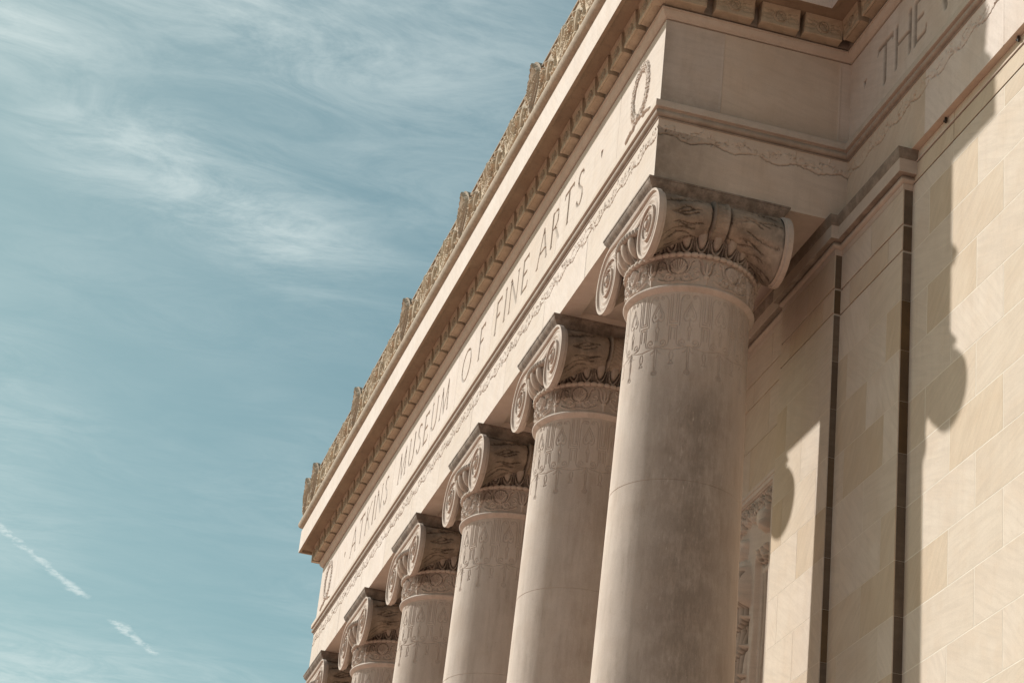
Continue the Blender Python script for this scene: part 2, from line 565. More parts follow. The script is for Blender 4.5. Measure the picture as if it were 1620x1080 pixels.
LET = {  # strokes in a box of height 1; (points, half-width factor)
    'A': (0.86, [([(0, 0), (.43, 1)], .7), ([(.43, 1), (.86, 0)], 1.2), ([(.17, .36), (.70, .36)], .6)]),
    'T': (0.74, [([(0, 1), (.74, 1)], .8), ([(.37, 1), (.37, 0)], 1.15), ([(0, 1), (-.02, .9)], .6), ([(.74, 1), (.76, .9)], .6)]),
    'K': (0.76, [([(.05, 0), (.05, 1)], 1.15), ([(.7, 1), (.07, .45)], .7), ([(.22, .56), (.76, 0)], 1.1)]),
    'I': (0.08, [([(.04, 0), (.04, 1)], 1.15)]),
    'N': (0.84, [([(.05, 0), (.05, 1)], .7), ([(.05, 1), (.79, 0)], 1.2), ([(.79, 0), (.79, 1)], .7)]),
    'S': (0.50, [(bez((.46, .86), (.40, 1.04), (.06, 1.06), (.06, .76), 8) + bez((.06, .76), (.08, .52), (.48, .5), (.47, .24), 8) + bez((.47, .24), (.46, -.06), (.08, -.06), (.02, .18), 8), 1.0)]),
    'M': (1.0, [([(.03, 0), (.14, 1)], .7), ([(.14, 1), (.5, .04)], 1.15), ([(.5, .04), (.86, 1)], .7), ([(.86, 1), (.97, 0)], 1.15)]),
    'U': (0.76, [([(.06, 1), (.06, .34)] + bez((.06, .34), (.06, -.1), (.70, -.1), (.70, .34), 8) + [(.70, 1)], 1.0)]),
    'E': (0.56, [([(.05, 0), (.05, 1)], 1.15), ([(.05, 1), (.52, 1)], .7), ([(.05, .52), (.44, .52)], .7), ([(.05, 0), (.56, 0)], .7), ([(.56, 0), (.60, .13)], .6), ([(.52, 1), (.53, .9)], .5)]),
    'F': (0.52, [([(.05, 0), (.05, 1)], 1.15), ([(.05, 1), (.50, 1)], .7), ([(.05, .52), (.42, .52)], .7), ([(.50, 1), (.52, .9)], .5)]),
    'O': (0.94, [(spiral(.47, .5, .49, .49, 0, 360, 28), 1.0)]),
    'R': (0.72, [([(.05, 0), (.05, 1)], 1.15), ([(.05, 1)] + bez((.3, 1), (.62, 1), (.62, .5), (.3, .5), 8) + [(.05, .5)], .85), ([(.3, .5), (.72, 0)], 1.15)]),
    'H': (0.78, [([(.05, 0), (.05, 1)], 1.15), ([(.73, 0), (.73, 1)], 1.15), ([(.05, .52), (.73, .52)], .7)]),
    'W': (1.2, [([(0, 1), (.3, 0)], 1.15), ([(.3, 0), (.6, 1)], .7), ([(.6, 1), (.9, 0)], 1.15), ([(.9, 0), (1.2, 1)], .7)]),
    'L': (0.54, [([(.05, 0), (.05, 1)], 1.15), ([(.05, 0), (.54, 0)], .7), ([(.54, 0), (.58, .13)], .6)]),
}
SERIF = {'A': [(0, 0), (.86, 0)], 'T': [(.37, 0)], 'K': [(.05, 0), (.05, 1), (.7, 1), (.76, 0)], 'I': [(.04, 0), (.04, 1)],
         'N': [(.05, 0), (.05, 1), (.79, 1)], 'M': [(.03, 0), (.97, 0)], 'U': [(.06, 1), (.70, 1)], 'E': [], 'F': [(.05, 0)],
         'R': [(.05, 0)], 'H': [(.05, 0), (.05, 1), (.73, 0), (.73, 1)], 'W': [(0, 1), (.6, 1), (1.2, 1)], 'L': [(.05, 1)], 'O': [], 'S': []}


def word(R, txt, x0, x1, z0, h, w=0.034, dep=0.034):
    """cut a word into a relief so that it spans x0..x1"""
    tot = sum(LET[c][0] for c in txt) * h
    gap = (x1 - x0 - tot) / max(1, len(txt) - 1)
    x = x0
    for c in txt:
        wd, st = LET[c]
        for pts, k in st:
            pts = [(x + px * h, z0 + pz * h) for px, pz in pts]
            hw = w * k
            if c in 'OSUR' and len(pts) > 6:   # swelling strokes on the curves
                for i in range(len(pts) - 1):
                    dx, dz = pts[i + 1][0] - pts[i][0], pts[i + 1][1] - pts[i][1]
                    ln = math.hypot(dx, dz) + 1e-9
                    R.seg(pts[i], pts[i + 1], hw * (0.6 + 0.5 * abs(dz) / ln), -dep)
            else:
                R.line(pts, hw, -dep)
        for sx, sz in SERIF[c]:
            sgn = 1 if sz > .5 else -1
            R.seg((x + sx * h - .05, z0 + sz * h), (x + sx * h + .05, z0 + sz * h), .014, -dep * .6)
        x += wd * h + gap


def leaf(R, x, z, ang, ln, wd, h):
    c_, s_ = math.cos(ang), math.sin(ang)
    R.blob(x + c_ * ln / 2, z + s_ * ln / 2, ln / 2, wd / 2, h, ang, 0.6)
    R.seg((x, z), (x + c_ * ln * .9, z + s_ * ln * .9), .006, -h * .8)


def wreath(R, cx, cz, rx, rz):
    for side in (-1, 1):
        for k in range(17):
            a = rad(-84 + k * 10.2)
            px, pz = cx + side * rx * math.cos(a), cz + rz * math.sin(a)
            tang = math.atan2(rz * math.cos(a), -side * rx * math.sin(a))
            for da, l_ in ((0.55, .15), (-0.55, .15), (0.0, .16)):
                leaf(R, px, pz, tang + da, l_, .06, .03 - .006 * abs(da))
        # outline scratches round the leaves
        for o_ in (.075, -.075):
            pts = []
            for k in range(40):
                a = rad(-80 + k * 4.2)
                j = o_ + rng.uniform(-.014, .014)
                pts.append((cx + side * (rx + j) * math.cos(a), cz + (rz + j) * math.sin(a)))
            R.line(pts, .009, -.02)
    # bow and the two ribbon tails
    R.blob(cx, cz - rz, .07, .05, .045)
    for side in (-1, 1):
        R.line(spiral(cx + side * .09, cz - rz + .02, .06, .05, 0, 360, 12), .02, .03)
        t = [(cx + side * (.03 + .05 * i) * (1 + .2 * math.sin(i)), cz - rz - .03 - .012 * i + .02 * math.sin(i * 1.3)) for i in range(9)]
        R.line(t, .03, .03)
        R.line([(a, q - .03) for a, q in t], .008, -.022)


def stone_tones(cuts, seed, lo=-.9, hi=.9):
    t = random.Random(seed)
    cuts = sorted(cuts)
    vals = np.array([t.uniform(lo, hi) for _ in range(len(cuts) + 1)])
    return lambda U, V: vals[np.searchsorted(np.array(cuts), U)]


# frieze with the inscription (front, side, wall)
H1, H2, H3 = 0.961, 1.2105, 2.5545


def dot(R, x, z):
    R.poly([(x - .05, z + .06), (x + .06, z + .045), (x, z - .08)], -.03)


Rf = Relief(-L, 0, H2, H3, 0.0135, 0.0125)
for t_, a, c_ in (('ATKINS', -20.36, -16.86), ('MUSEUM', -15.87, -11.90), ('OF', -10.90, -9.42), ('FINE', -8.66, -6.68), ('ARTS', -6.09, -3.68)):
    word(Rf, t_, a, c_, 1.615, .60)
dot(Rf, -2.76, 1.93)
dot(Rf, -21.05, 1.93)
wreath(Rf, -.98, 1.93, .33, .40)
wreath(Rf, -L + .98, 1.93, .33, .40)
for xj in (-1.95, -5.0, -8.9, -11.3, -13.2, -16.4, -18.9, -21.9):
    Rf.seg((xj, H2), (xj, H3), .014, -.009)
Rf.obj('frieze', lambda U, V, H: (U, -H, V), M_ent, ENT, 40, tone=stone_tones((-1.95, -5.0, -8.9, -11.3, -13.2, -16.4, -18.9, -21.9), 4, -.9, .2), grime=lambda U, V, H: np.clip(-H - .004, 0, .02) / .02 * .5)

Rs = Relief(0, D, H2, H3, 0.02)
for yj in (.86, 2.59):
    Rs.seg((yj, H2 + .06), (yj, H3 - .05), .016, .008, sh=.3)
Rs.obj('frieze', lambda U, V, H: (H, U, V), M_ent, ENT, 40, tone=stone_tones((.86, 2.59), 8, -.1, .45), grime=lambda U, V, H: .20 * (U < .86) + .22 * np.clip((1.6 - V) / .3, 0, 1) + .25 * np.clip(1 - U / .2, 0, 1))
Rw = Relief(D - D, XR, H2, H3, 0.0135, 0.0125)
word(Rw, 'THE', .93, 2.44, 1.60, .62, .056, .04)
word(Rw, 'W', 2.86, 3.60, 1.60, .62, .056, .04)
dot(Rw, .50, 1.95)
for xj in (1.6, 4.2, 6.9):
    Rw.seg((xj, H2), (xj, H3), .012, .005, sh=.3)
Rw.obj('frieze', lambda U, V, H: (U, D - H, V), M_ent, ENT, 40, tone=stone_tones((1.6, 4.2, 6.9), 3, -.6, .6), grime=lambda U, V, H: np.clip(-H - .004, 0, .02) / .02 * .75)
mb = MB()
mb.add([(-L, D, H2), (-L, 0, H2), (-L, 0, H3), (-L, D, H3), (XL, D, H2), (XL, D, H3)], [(0, 1, 2, 3), (4, 0, 3, 5)])
mb.build('frieze', M_ent, ENT)


# architrave with the engraved vine
def vine(R, a, c_, seed, big=1.0):
    r = random.Random(seed)
    x = a
    low = []
    while x < c_:
        ph = x * 2 * math.pi / 0.62
        low.append((x, .70 + .035 * math.sin(ph) + r.uniform(-.012, .012)))
        x += r.uniform(.018, .05)
    R.line(low, .0125 * big, -.022)
    k = a + .1
    while k < c_:
        ph = k * 2 * math.pi / 0.62
        base = .76 + .04 * math.sin(ph + 1)
        for _ in range(3):
            x0, z0 = k + r.uniform(-.05, .05), base + r.uniform(-.03, .09)
            an = r.uniform(0, 6.28)
            l_ = r.uniform(.03, .08)
            x1, z1 = x0 + l_ * math.cos(an), z0 + l_ * math.sin(an) * .7
            R.line([(x0, z0), ((x0 + x1) / 2 + r.uniform(-.015, .015), (z0 + z1) / 2 + .015), (x1, z1)], .010 * big, -.02)
            leaf(R, x0, z0, an, .085, .045, .016)
        k += r.uniform(.07, .15)
    x = a
    up = []
    while x < c_:
        ph = x * 2 * math.pi / 0.62
        up.append((x, .80 + .05 * math.sin(ph + 2.2) + r.uniform(-.016, .016)))
        x += r.uniform(.03, .06)
    for i in range(0, len(up) - 5, 9):
        R.line(up[i:i + 5], .009 * big, -.018)


Ra = Relief(-L, 0, 0, H1, 0.0165, 0.0165)
vine(Ra, -L, 0, 1)
for k in range(1, 12):
    xj = -E0 - 2.2 * k + .02
    Ra.seg((xj, 0), (xj, .66), .017, -.010)
Ra.obj('architrave', lambda U, V, H: (U, -H, V), M_ent, ENT, 40, tone=stone_tones([-E0 - 2.2 * q + .02 for q in range(1, 12)], 6, -.9, .3), grime=lambda U, V, H: np.clip(-H - .002, 0, .012) / .012 * .35)
Ra = Relief(0, D, 0, H1, 0.0135)
vine(Ra, 0, D, 2)
Ra.obj('architrave', lambda U, V, H: (H, U, V), M_ent, ENT, 40, tone=.3, grime=lambda U, V, H: np.clip(.7 * np.clip(1 - U / 1.1, 0, 1) * (V < .8) + np.clip(-H - .002, 0, .012) / .012 * .55, 0, 1))
Ra = Relief(0, XR, 0, H1, 0.0165, 0.014)
vine(Ra, 0, XR, 3)
for xj in (.68, 2.50, 4.66, 6.9):
    Ra.seg((xj, 0), (xj, .66), .013, .006, sh=.3)
Ra.obj('architrave', lambda U, V, H: (U, D - H, V), M_ent, ENT, 40, tone=stone_tones((.68, 2.50, 4.66, 6.9), 2, -.7, .6), grime=lambda U, V, H: np.clip(-H - .002, 0, .012) / .012 * .55)
mb = MB()
mb.add([(-L, D, 0), (-L, 0, 0), (-L, 0, H1), (-L, D, H1), (XL, D, 0), (XL, D, H1)], [(0, 1, 2, 3), (4, 0, 3, 5)])
mb.build('architrave', M_ent, ENT)
# undersides: beams, sunken panels, porch ceiling
mb = MB()
BW = 1.84
yb_in = BW
for i in range(5):
    xa, xb = -E0 - SP * (i + 1) + 1.02, -E0 - SP * i - 1.02
    ya, yc = .30, BW - .28
    za = .07
    x_l, x_r = -E0 - SP * (i + 1) - (0 if i < 4 else 0), -E0 - SP * i
    # ring round the sunken panel
    mb.add([(x_l, 0, 0), (x_r, 0, 0), (x_r, yb_in, 0), (x_l, yb_in, 0), (xa, ya, 0), (xb, ya, 0), (xb, yc, 0), (xa, yc, 0)],
           [(0, 4, 5, 1), (1, 5, 6, 2), (2, 6, 7, 3), (3, 7, 4, 0)], .1)
    mb.add([(xa, ya, 0), (xb, ya, 0), (xb, yc, 0), (xa, yc, 0), (xa + .03, ya + .03, za), (xb - .03, ya + .03, za), (xb - .03, yc - .03, za), (xa + .03, yc - .03, za)],
           [(0, 4, 5, 1), (1, 5, 6, 2), (2, 6, 7, 3), (3, 7, 4, 0), (4, 7, 6, 5)], .1)
mb.add([(-E0, 0, 0), (0, 0, 0), (0, W0, 0), (-BW, W0, 0), (-BW, yb_in, 0), (-E0, yb_in, 0)], [(0, 5, 2, 1), (5, 4, 3, 2)], .1)
xe = -E0 - 5 * SP
mb.add([(xe, 0, 0), (-L, 0, 0), (-L, W0, 0), (-L + BW, W0, 0), (-L + BW, yb_in, 0), (xe, yb_in, 0)], [(0, 1, 2, 5), (5, 2, 3, 4)], .1)
mb.add([(0, D, 0), (XR, D, 0), (XR, W0 + .05, 0), (0, W0 + .05, 0)], [(0, 3, 2, 1)], .5)
mb.add([(-BW, yb_in, 0), (-L + BW, yb_in, 0), (-L + BW, yb_in, .27), (-BW, yb_in, .27)], [(0, 1, 2, 3)])
mb.add([(-BW, yb_in, 0), (-BW, yb_in, .27), (-BW, W0, .27), (-BW, W0, 0)], [(0, 1, 2, 3)])
mb.add([(-L + BW, yb_in, 0), (-L + BW, W0, 0), (-L + BW, W0, .27), (-L + BW, yb_in, .27)], [(0, 1, 2, 3)])
mb.add([(-BW, yb_in, .27), (-L + BW, yb_in, .27), (-L + BW, W0, .27), (-BW, W0, .27)], [(0, 1, 2, 3)])
mb.build('soffit', M_ent, ENT)

# taenia between architrave and frieze
sweep('taenia', PATH, [(0, H1 - .002), (.014, H1 - .002), (.014, H1 + .010), (-.012, H1 + .012), (-.012, H1 + .026), (.012, H1 + .028)] + arcp(.012, H1 + .075, .045, -85, 40, 6)
      + [(.030, H1 + .122), (.030, H1 + .142), (.075, H1 + .145), (.075, H2 - .012), (.069, H2), (.030, H2 + .001), (0, H2 + .012)], M_ent, ENT, 30, tone=.2, grime=lambda z: .55 if z < H1 + .13 else .12)  # shade painted on the ovolo below the fascia
# bed moulding
sweep('bed_moulding', PATH, [(-.02, H3 - .002), (-.02, H3 + .014), (.022, H3 + .014), (.024, H3 + .026), (.05, H3 + .045), (.078, H3 + .085), (.088, H3 + .122), (.102, H3 + .124), (.102, H3 + .145), (.055, H3 + .147), (.055, H3 + .172), (.10, H3 + .174), (.10, 3.06)],
      M_ent, ENT, 35, tone=.3, grime=lambda z: .8 if z > H3 + .16 else .12)  # shade of the modillion gaps painted on the back plane
# corona: browner underside with a drip, then the paler vertical face
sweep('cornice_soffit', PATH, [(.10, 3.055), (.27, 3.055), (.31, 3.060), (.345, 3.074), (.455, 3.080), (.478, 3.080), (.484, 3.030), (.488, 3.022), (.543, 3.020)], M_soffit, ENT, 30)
sweep('cornice', PATH, [(.543, 3.020), (.545, 3.022), (.545, 3.555), (.540, 3.563), (.495, 3.565), (.495, 3.605), (.50, 3.612)], M_ent, ENT, 30, tone=-.6)
# roll above it
sweep('roll_moulding', PATH, [(.49, 3.606), (.53, 3.608)] + arcp(.515, 3.735, .118, -80, 85, 9) + [(.50, 3.862)], M_warm, ENT, 40, tone=-.3, grime=.35)
TOPZ = 4.62
sweep('cap', PATH, [(.53, TOPZ - .03), (.560, TOPZ - .025), (.562, TOPZ), (.52, TOPZ + .004), (.30, TOPZ), (.30, TOPZ - .3), (-.6, TOPZ - .35)], M_warm, ENT, 30, grime=.5)


# carved band over the roll
def palmette(R, cx, z0, h, wd, amp=.06):
    n = 9
    R.poly([(cx - wd * .5 * math.sin(math.pi * t) ** .7 * (1 if t < .98 else 0) , z0 + h * (.05 + .95 * t)) for t in np.linspace(0, 1, 14)]
           + [(cx + wd * .5 * math.sin(math.pi * t) ** .7, z0 + h * (.05 + .95 * t)) for t in np.linspace(1, 0, 14)], amp * .5)
    for k in range(n):
        q = (k / (n - 1) - .5) * 2
        p = bez((cx + q * .02, z0 + .08 * h), (cx + q * wd * .22, z0 + .35 * h), (cx + q * wd * .62, z0 + .6 * h), (cx + q * wd * .44, z0 + h * (1 - .26 * q * q)), 8)
        R.line(p, .014, amp, wd * .075)
    R.blob(cx, z0 + .07 * h, wd * .16, h * .09, amp * 1.2)


def scroll(R, cx, cz, r, s, w=.022, h=.05):
    R.line(spiral(cx, cz, r, r * .25, 90, 90 + s * 560, 26), w, h)
    R.blob(cx, cz, r * .3, r * .3, h * 1.2)


def band(u0, u1, anchor, name, fn, d=.0165):
    R = Relief(u0, u1, 3.85, TOPZ - .01, d)
    hb = TOPZ - 3.86
    k0, k1 = int((u0 - anchor) / 1.5) - 2, int((u1 - anchor) / 1.5) + 2
    for k in range(k0, k1):
        c = anchor + 1.5 * k
        palmette(R, c, 3.87, hb * .93, .50, .055)
        for s in (-1, 1):
            R.line(bez((c + s * .08, 3.93), (c + s * .34, 3.86), (c + s * .30, 4.25), (c + s * .42, 4.40), 10), .030, .05, .016)
            scroll(R, c + s * .40, 4.36, .12, s, .024, .055)
            scroll(R, c + s * .33, 4.02, .085, -s, .022, .05)
            R.line(bez((c + s * .40, 4.0), (c + s * .60, 3.98), (c + s * .62, 4.2), (c + s * .58, 4.30), 8), .03, .045, .012)
            for q in range(0):
                leaf(R, c + s * (.50 + .05 * q), 4.06 + .14 * q, rad(90 - s * (35 + 15 * q)), .16, .07, .045)
            R.blob(c + s * .56, 4.47, .05, .05, .05)
            R.seg((c + s * .02, 3.885), (c + s * .7, 3.875), .016, .03)
        # bud half way
        R.blob(c + .75, 4.20, .075, .24, .055)
        R.seg((c + .75, 4.0), (c + .75, 4.42), .014, -.045)
        R.blob(c + .75, 3.96, .09, .05, .05)
    R.p = np.where(R.p > .004, .012 + R.p * .95, 0)
    g = lambda U, V, H: np.where(H < .010, .50, .0)  # shade painted into the recessed ground between the carvings
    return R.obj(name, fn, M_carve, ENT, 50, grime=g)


ANC = -5.15
band(-L - .535, .535, ANC, 'ornament_band', lambda U, V, H: (U, -.535 - H, V))
band(-.535, D - .535, .05, 'ornament_band', lambda U, V, H: (.535 + H, U, V), .025)
band(.535, XR, 1.3, 'ornament_band', lambda U, V, H: (U, D - .535 - H, V), .025)
mb = MB()
mb.add([(-L - .535, -.535, 3.85), (-L - .535, -.535, TOPZ), (-L - .535, D - .535, TOPZ), (-L - .535, D - .535, 3.85),
        (XL, D - .535, 3.85), (XL, D - .535, TOPZ)], [(0, 1, 2, 3), (3, 2, 5, 4)])
mb.build('ornament_band', M_warm, ENT)


# tall antefixes that break the skyline
def make_antefix():
    h, wd = 0.94, .66
    R = Relief(-wd / 2, wd / 2, 0, h, .016)
    palmette(R, 0, 0, h * .98, wd * .86, .05)
    for k in range(9):
        q = (k / 8 - .5) * 2
        R.line(bez((q * .02, .08), (q * wd * .2, .35 * h), (q * wd * .5, .62 * h), (q * wd * .36, h * (.97 - .2 * q * q)), 8), .016, .075, .040)

    def outl(V):
        t = np.clip(V / h, 0, 1)
        return wd * .5 * (np.where(t < .55, .50 + .50 * np.sin(t / .55 * math.pi / 2), np.clip(1 - ((t - .55) / .45) ** 2, 0, 1) ** .60))

    U, V = np.meshgrid(R.u, R.v)
    s = outl(V) / (wd / 2)
    curl = -.05 * np.clip((V / h - .70) / .30, 0, 1) ** 2
    X = U * s
    fr = np.stack([X, -R.H - .02 + curl, V], -1).reshape(-1, 3)
    bk = np.stack([X,   .045 + curl * .9 + 0 * V, V], -1).reshape(-1, 3)
    n = len(fr)
    f = grid_faces(R.nv, R.nu)
    fs = [tuple(q) for q in f] + [tuple(int(i) + n for i in q[::-1]) for q in f]
    idx = np.arange(n).reshape(R.nv, R.nu)
    ring = list(idx[0, :]) + list(idx[1:, -1]) + list(idx[-1, -2::-1]) + list(idx[-2:0:-1, 0])
    for a, c_ in zip(ring, ring[1:] + ring[:1]):
        fs.append((int(c_), int(a), int(a) + n, int(c_) + n))
    g = np.concatenate([np.where(R.H.ravel() < .02, .35, .0), np.full(n, .45)])
    return mk('antefix', np.concatenate([fr, bk]), fs, M_warm, ENT, 50, {'tone': np.zeros(2 * n), 'grime': g})


ante = make_antefix()
spots = [(ANC - 4.5 * k, -.56, 0) for k in range(5)] + [(-L - .30, -.545, 0), (-L - .56, -.25, -90), (.25, -.56, 0)]
for i, (x, y, rz) in enumerate(spots):
    o = ante if i == 0 else ante.copy()
    if i:
        col.objects.link(o)
        o.parent = ENT
    o.location = (x, y, 3.86)
    o.rotation_euler.z = rad(rz)


# modillions with a carved face
def make_modillion(wd, name='modillion'):
    R = Relief(-wd / 2, wd / 2, 2.745, 3.05, .011)
    zc = 2.885
    R.line(spiral(0, zc, .072, .072, 0, 360, 20), .014, .022)
    for k in range(4):
        R.blob(.034 * math.cos(rad(45 + 90 * k)), zc + .034 * math.sin(rad(45 + 90 * k)), .026, .026, .016)
    R.blob(0, zc, .018, .018, .024)
    R.line(spiral(0, zc, .094, .094, 0, 360, 20), .010, -.014)
    for s in (-1, 1):
        for q in range(5):
            x0 = s * (.10 + .026 * q)
            R.line(bez((x0, zc - .02 + .01 * q), (x0 + s * .03, zc + .05), (x0 + s * .06, zc + .04), (x0 + s * .07, zc + .06 - .03 * q), 5), .008, -.014)
            R.line(bez((x0, zc - .03), (x0 + s * .03, zc - .06), (x0 + s * .05, zc - .05), (x0 + s * .075, zc - .07 + .012 * q), 5), .008, -.013)
        R.line(bez((s * .09, zc + .03), (s * .15, zc + .10), (s * .2, zc + .02), (s * .235, zc + .075), 8), .012, .012)
    U, V = np.meshgrid(R.u, R.v)
    t = (V - 2.745) / .305
    cav = .255 + .0 * t - .035 * np.sin(np.clip(t, 0, 1) * math.pi) * .6 + .025 * t
    fr = np.stack([U, -(cav + R.H), V], -1).reshape(-1, 3)
    n = len(fr)
    fs = [tuple(q) for q in grid_faces(R.nv, R.nu)]
    h_ = wd / 2
    ex = [(-h_, -.255, 2.745), (h_, -.255, 2.745), (h_, -.235, 2.732), (-h_, -.235, 2.732), (h_, -.215, 2.745), (-h_, -.215, 2.745),
          (h_, -.095, 2.728), (-h_, -.095, 2.728), (h_, -.28, 3.05), (-h_, -.28, 3.05), (h_, -.095, 3.05), (-h_, -.095, 3.05)]
    fs += [(n + 0, n + 3, n + 2, n + 1), (n + 3, n + 5, n + 4, n + 2), (n + 5, n + 7, n + 6, n + 4),
           (n + 1, n + 2, n + 4, n + 6, n + 10, n + 8), (n + 0, n + 9, n + 11, n + 7, n + 5, n + 3)]
    vs = np.concatenate([fr, np.array(ex)])
    g = np.concatenate([np.where(R.H.ravel() > .006, .55, .12), np.array([.1] * 6 + [.45] * 2 + [.3] * 4)])  # brown rosettes; gap shade painted on the block ends
    return mk(name, vs, fs, M_warm, ENT, 40, {'tone': np.full(len(vs), .25), 'grime': g})


mod0 = make_modillion(.525)
mod1 = make_modillion(.565)
mod_spots = []
GP = (22.768 - 36 * .525) / 37
for k in range(36):
    mod_spots.append((mod0, -.534 - GP - .2625 - k * (.525 + GP), 0, 0))
for yy in (.2825 - .08 + .0, .8965, 1.5675, 2.21):
    mod_spots.append((mod1, 0, yy, 90))
for k in range(9):
    mod_spots.append((mod0, .545 + k * .632, D, 0))
mod_spots.append((mod0, -.534 + .2625 + .01, 0, 0))
mod_spots.append((mod0, -L + .534 - .2625 - .01, 0, 0))
for yy in (.02, .8965, 1.5675, 2.21):
    mod_spots.append((mod1, -L, yy, -90))
used = set()
for (src, x, y, rz) in mod_spots:
    if src.name in used:
        o = src.copy()
        col.objects.link(o)
        o.parent = ENT
    else:
        used.add(src.name)
        o = src
    o.location = (x, y, 0)
    o.rotation_euler.z = rad(rz)
mod1.name = 'modillion.900'
# solid corner blocks under the corona
for xa, xb in ((-.02, .255), (-L - .255, -L + .02)):
    mb = MB()
    mb.box(xa, xb, -.255, .02, 2.74, 3.055, .2, .1)
    mb.build('corner_block', M_warm, ENT)

# small iron hooks under the wall architrave
for hx in (2.96, 4.90):
    mb = MB()
    mb.box(hx - .012, hx + .012, 2.81, 2.835, -.04, .0)
    mb.box(hx - .026, hx + .026, 2.80, 2.83, -.06, -.04)
    mb.box(hx + .012, hx + .030, 2.80, 2.825, -.095, -.055)
    mb.build('hook', M_metal, ENT)

# ------------------------------------------------------------------ wall behind
wall = empty('museum_facade')
tag(wall, 'tan limestone block wall with pilasters and a carved relief behind the columns', 'facade')


def blocks(mb, xr, rows, joints, y, g=.016, dep=.004, seed=0, rnd=1.0, axis='x', side=None):
    """coursed ashlar on a plane y = const; rows = [(z0, z1)], joints = list per row"""
    r = random.Random(seed)
    for (z0, z1), js in zip(rows, joints):
        xs = [xr[0]] + [j for j in sorted(js) if xr[0] + .05 < j < xr[1] - .05] + [xr[1]]
        for a, c_ in zip(xs[:-1], xs[1:]):
            a2 = a + (g / 2 if a > xr[0] else 0)
            c2 = c_ - (g / 2 if c_ < xr[1] else 0)
            za, zc = z0 + g / 2, z1 - g / 2
            tone = r.uniform(-1, 1) * rnd
            q = r.uniform(-.0005, .0005)
            mb.add([(a2, y + q, za), (c2, y + q, za), (c2, y + q, zc), (a2, y + q, zc), (a2, y + dep + .01, za), (c2, y + dep + .01, za), (c2, y + dep + .01, zc), (a2, y + dep + .01, zc)],
                   [(0, 1, 2, 3), (0, 4, 5, 1), (1, 5, 6, 2), (2, 6, 7, 3), (3, 7, 4, 0)], tone)


PIT = .6895
def rowset(z0, n):
    return [(z0 - PIT * (k + 1), z0 - PIT * k) for k in range(n)]


NR = int((-1.43 - BZ) / PIT)
rows = rowset(-1.43, NR) + [(BZ - .9, -1.43 - PIT * NR)]
# right-hand wall
mb = MB()
rr = [(-.150, 0.0), (-.43, -.162), (-.744, -.452), (-1.43, -.744)] + rows
jj = [[3.15, 5.9, 8.6], [3.15, 5.9, 8.6], [3.15, 4.5, 5.9, 7.2, 8.6], [3.83 + 1.35 * k for k in range(-1, 9)]]
for k in range(len(rows)):
    base = 3.14 if k % 2 == 1 else 3.81
    if k == 0:
        base = 3.14
    base = 3.14 if k % 2 == 0 else 3.81
    jj.append([base + 1.35 * q for q in range(-1, 10)])
blocks(mb, (1.975, XR), rr, jj, W0, seed=5, rnd=.75)
wall_face = mb.build('wall_face', M_wall, wall)
mb = MB()
mb.add([(1.9, W0 + .0016, BZ - 1), (XR, W0 + .0016, BZ - 1), (XR, W0 + .0016, -.448), (1.9, W0 + .0016, -.448)], [(0, 1, 2, 3)])
mb.build('mortar', M_mortar, wall)
# a dark shadow joint under the plain band
# flat pilaster right of the side beam
def pilaster(x0, x1, y, yback, seed, even, odd, name='pilaster'):
    e = empty(name)
    e.parent = wall
    m2 = MB()
    r2_ = [(-1.032, -.53), (-1.412, -1.058)] + [(-1.43 - PIT, -1.438)] + rows[1:]
    j2 = [even, odd] + [even if k % 2 == 0 else odd for k in range(len(rows))]
    r2_ = r2_[:len(j2)]
    blocks(m2, (x0, x1), r2_, j2, y, g=.009, seed=seed, rnd=.9)
    # side faces, one stone per course
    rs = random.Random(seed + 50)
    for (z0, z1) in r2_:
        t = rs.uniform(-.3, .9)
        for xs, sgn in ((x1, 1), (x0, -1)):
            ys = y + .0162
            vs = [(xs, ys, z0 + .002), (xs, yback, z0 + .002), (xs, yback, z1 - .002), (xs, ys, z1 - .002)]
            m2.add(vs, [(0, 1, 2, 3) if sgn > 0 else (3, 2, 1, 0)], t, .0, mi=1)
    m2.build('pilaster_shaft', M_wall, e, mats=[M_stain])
    m3 = MB()
    c = .0017
    m3.box(x0 + .004, x1 - .004, y + c, yback + .02, BZ - .9, -1.435)
    m3.box(x0 + .02, x1 - .02, y + .02, yback + .02, -1.43, -.5)
    m3.build('mortar', M_mortar, e)
    return e


p1 = pilaster(0.022, 1.975, Y1, W0, 21, [1.0], [.33, 1.555])
p2 = pilaster(-1.86, 0.022, Y2, Y1 + .01, 33, [-.90], [-.33, -1.50])
p3 = pilaster(-L, -L + 1.84, Y2, Y1 + .01, 35, [-L + .9], [-L + .33, -L + 1.5])

# crown moulding over both pilasters, breaking back to the porch wall and the right wall
CP = [(-L + 1.84, YB), (-1.86, YB), (-1.86, Y2), (.022, Y2), (.022, Y1), (1.975, Y1), (1.975, W0)]
sweep('crown_moulding', CP, [(0, -.53), (.004, -.525), (.006, -.512), (.002, -.505), (.006, -.498), (.008, -.486), (.003, -.479), (.008, -.472), (.010, -.458), (0, -.452),
                             (0, -.445)] + arcp(.0, -.390, .05, -80, 60, 5) + [(.030, -.346), (.105, -.344), (.110, -.340), (.110, -.155), (.112, -.152), (.118, -.135), (.130, -.10), (.136, -.06), (.146, -.025), (.146, -.002), (.02, -.001)],
      M_ent, wall, 30, tone=.2, grime=lambda z: .85 if z > -.153 else (.75 if z > -.40 and z < -.343 else .15))  # grimy cyma; recess under the band coloured darker
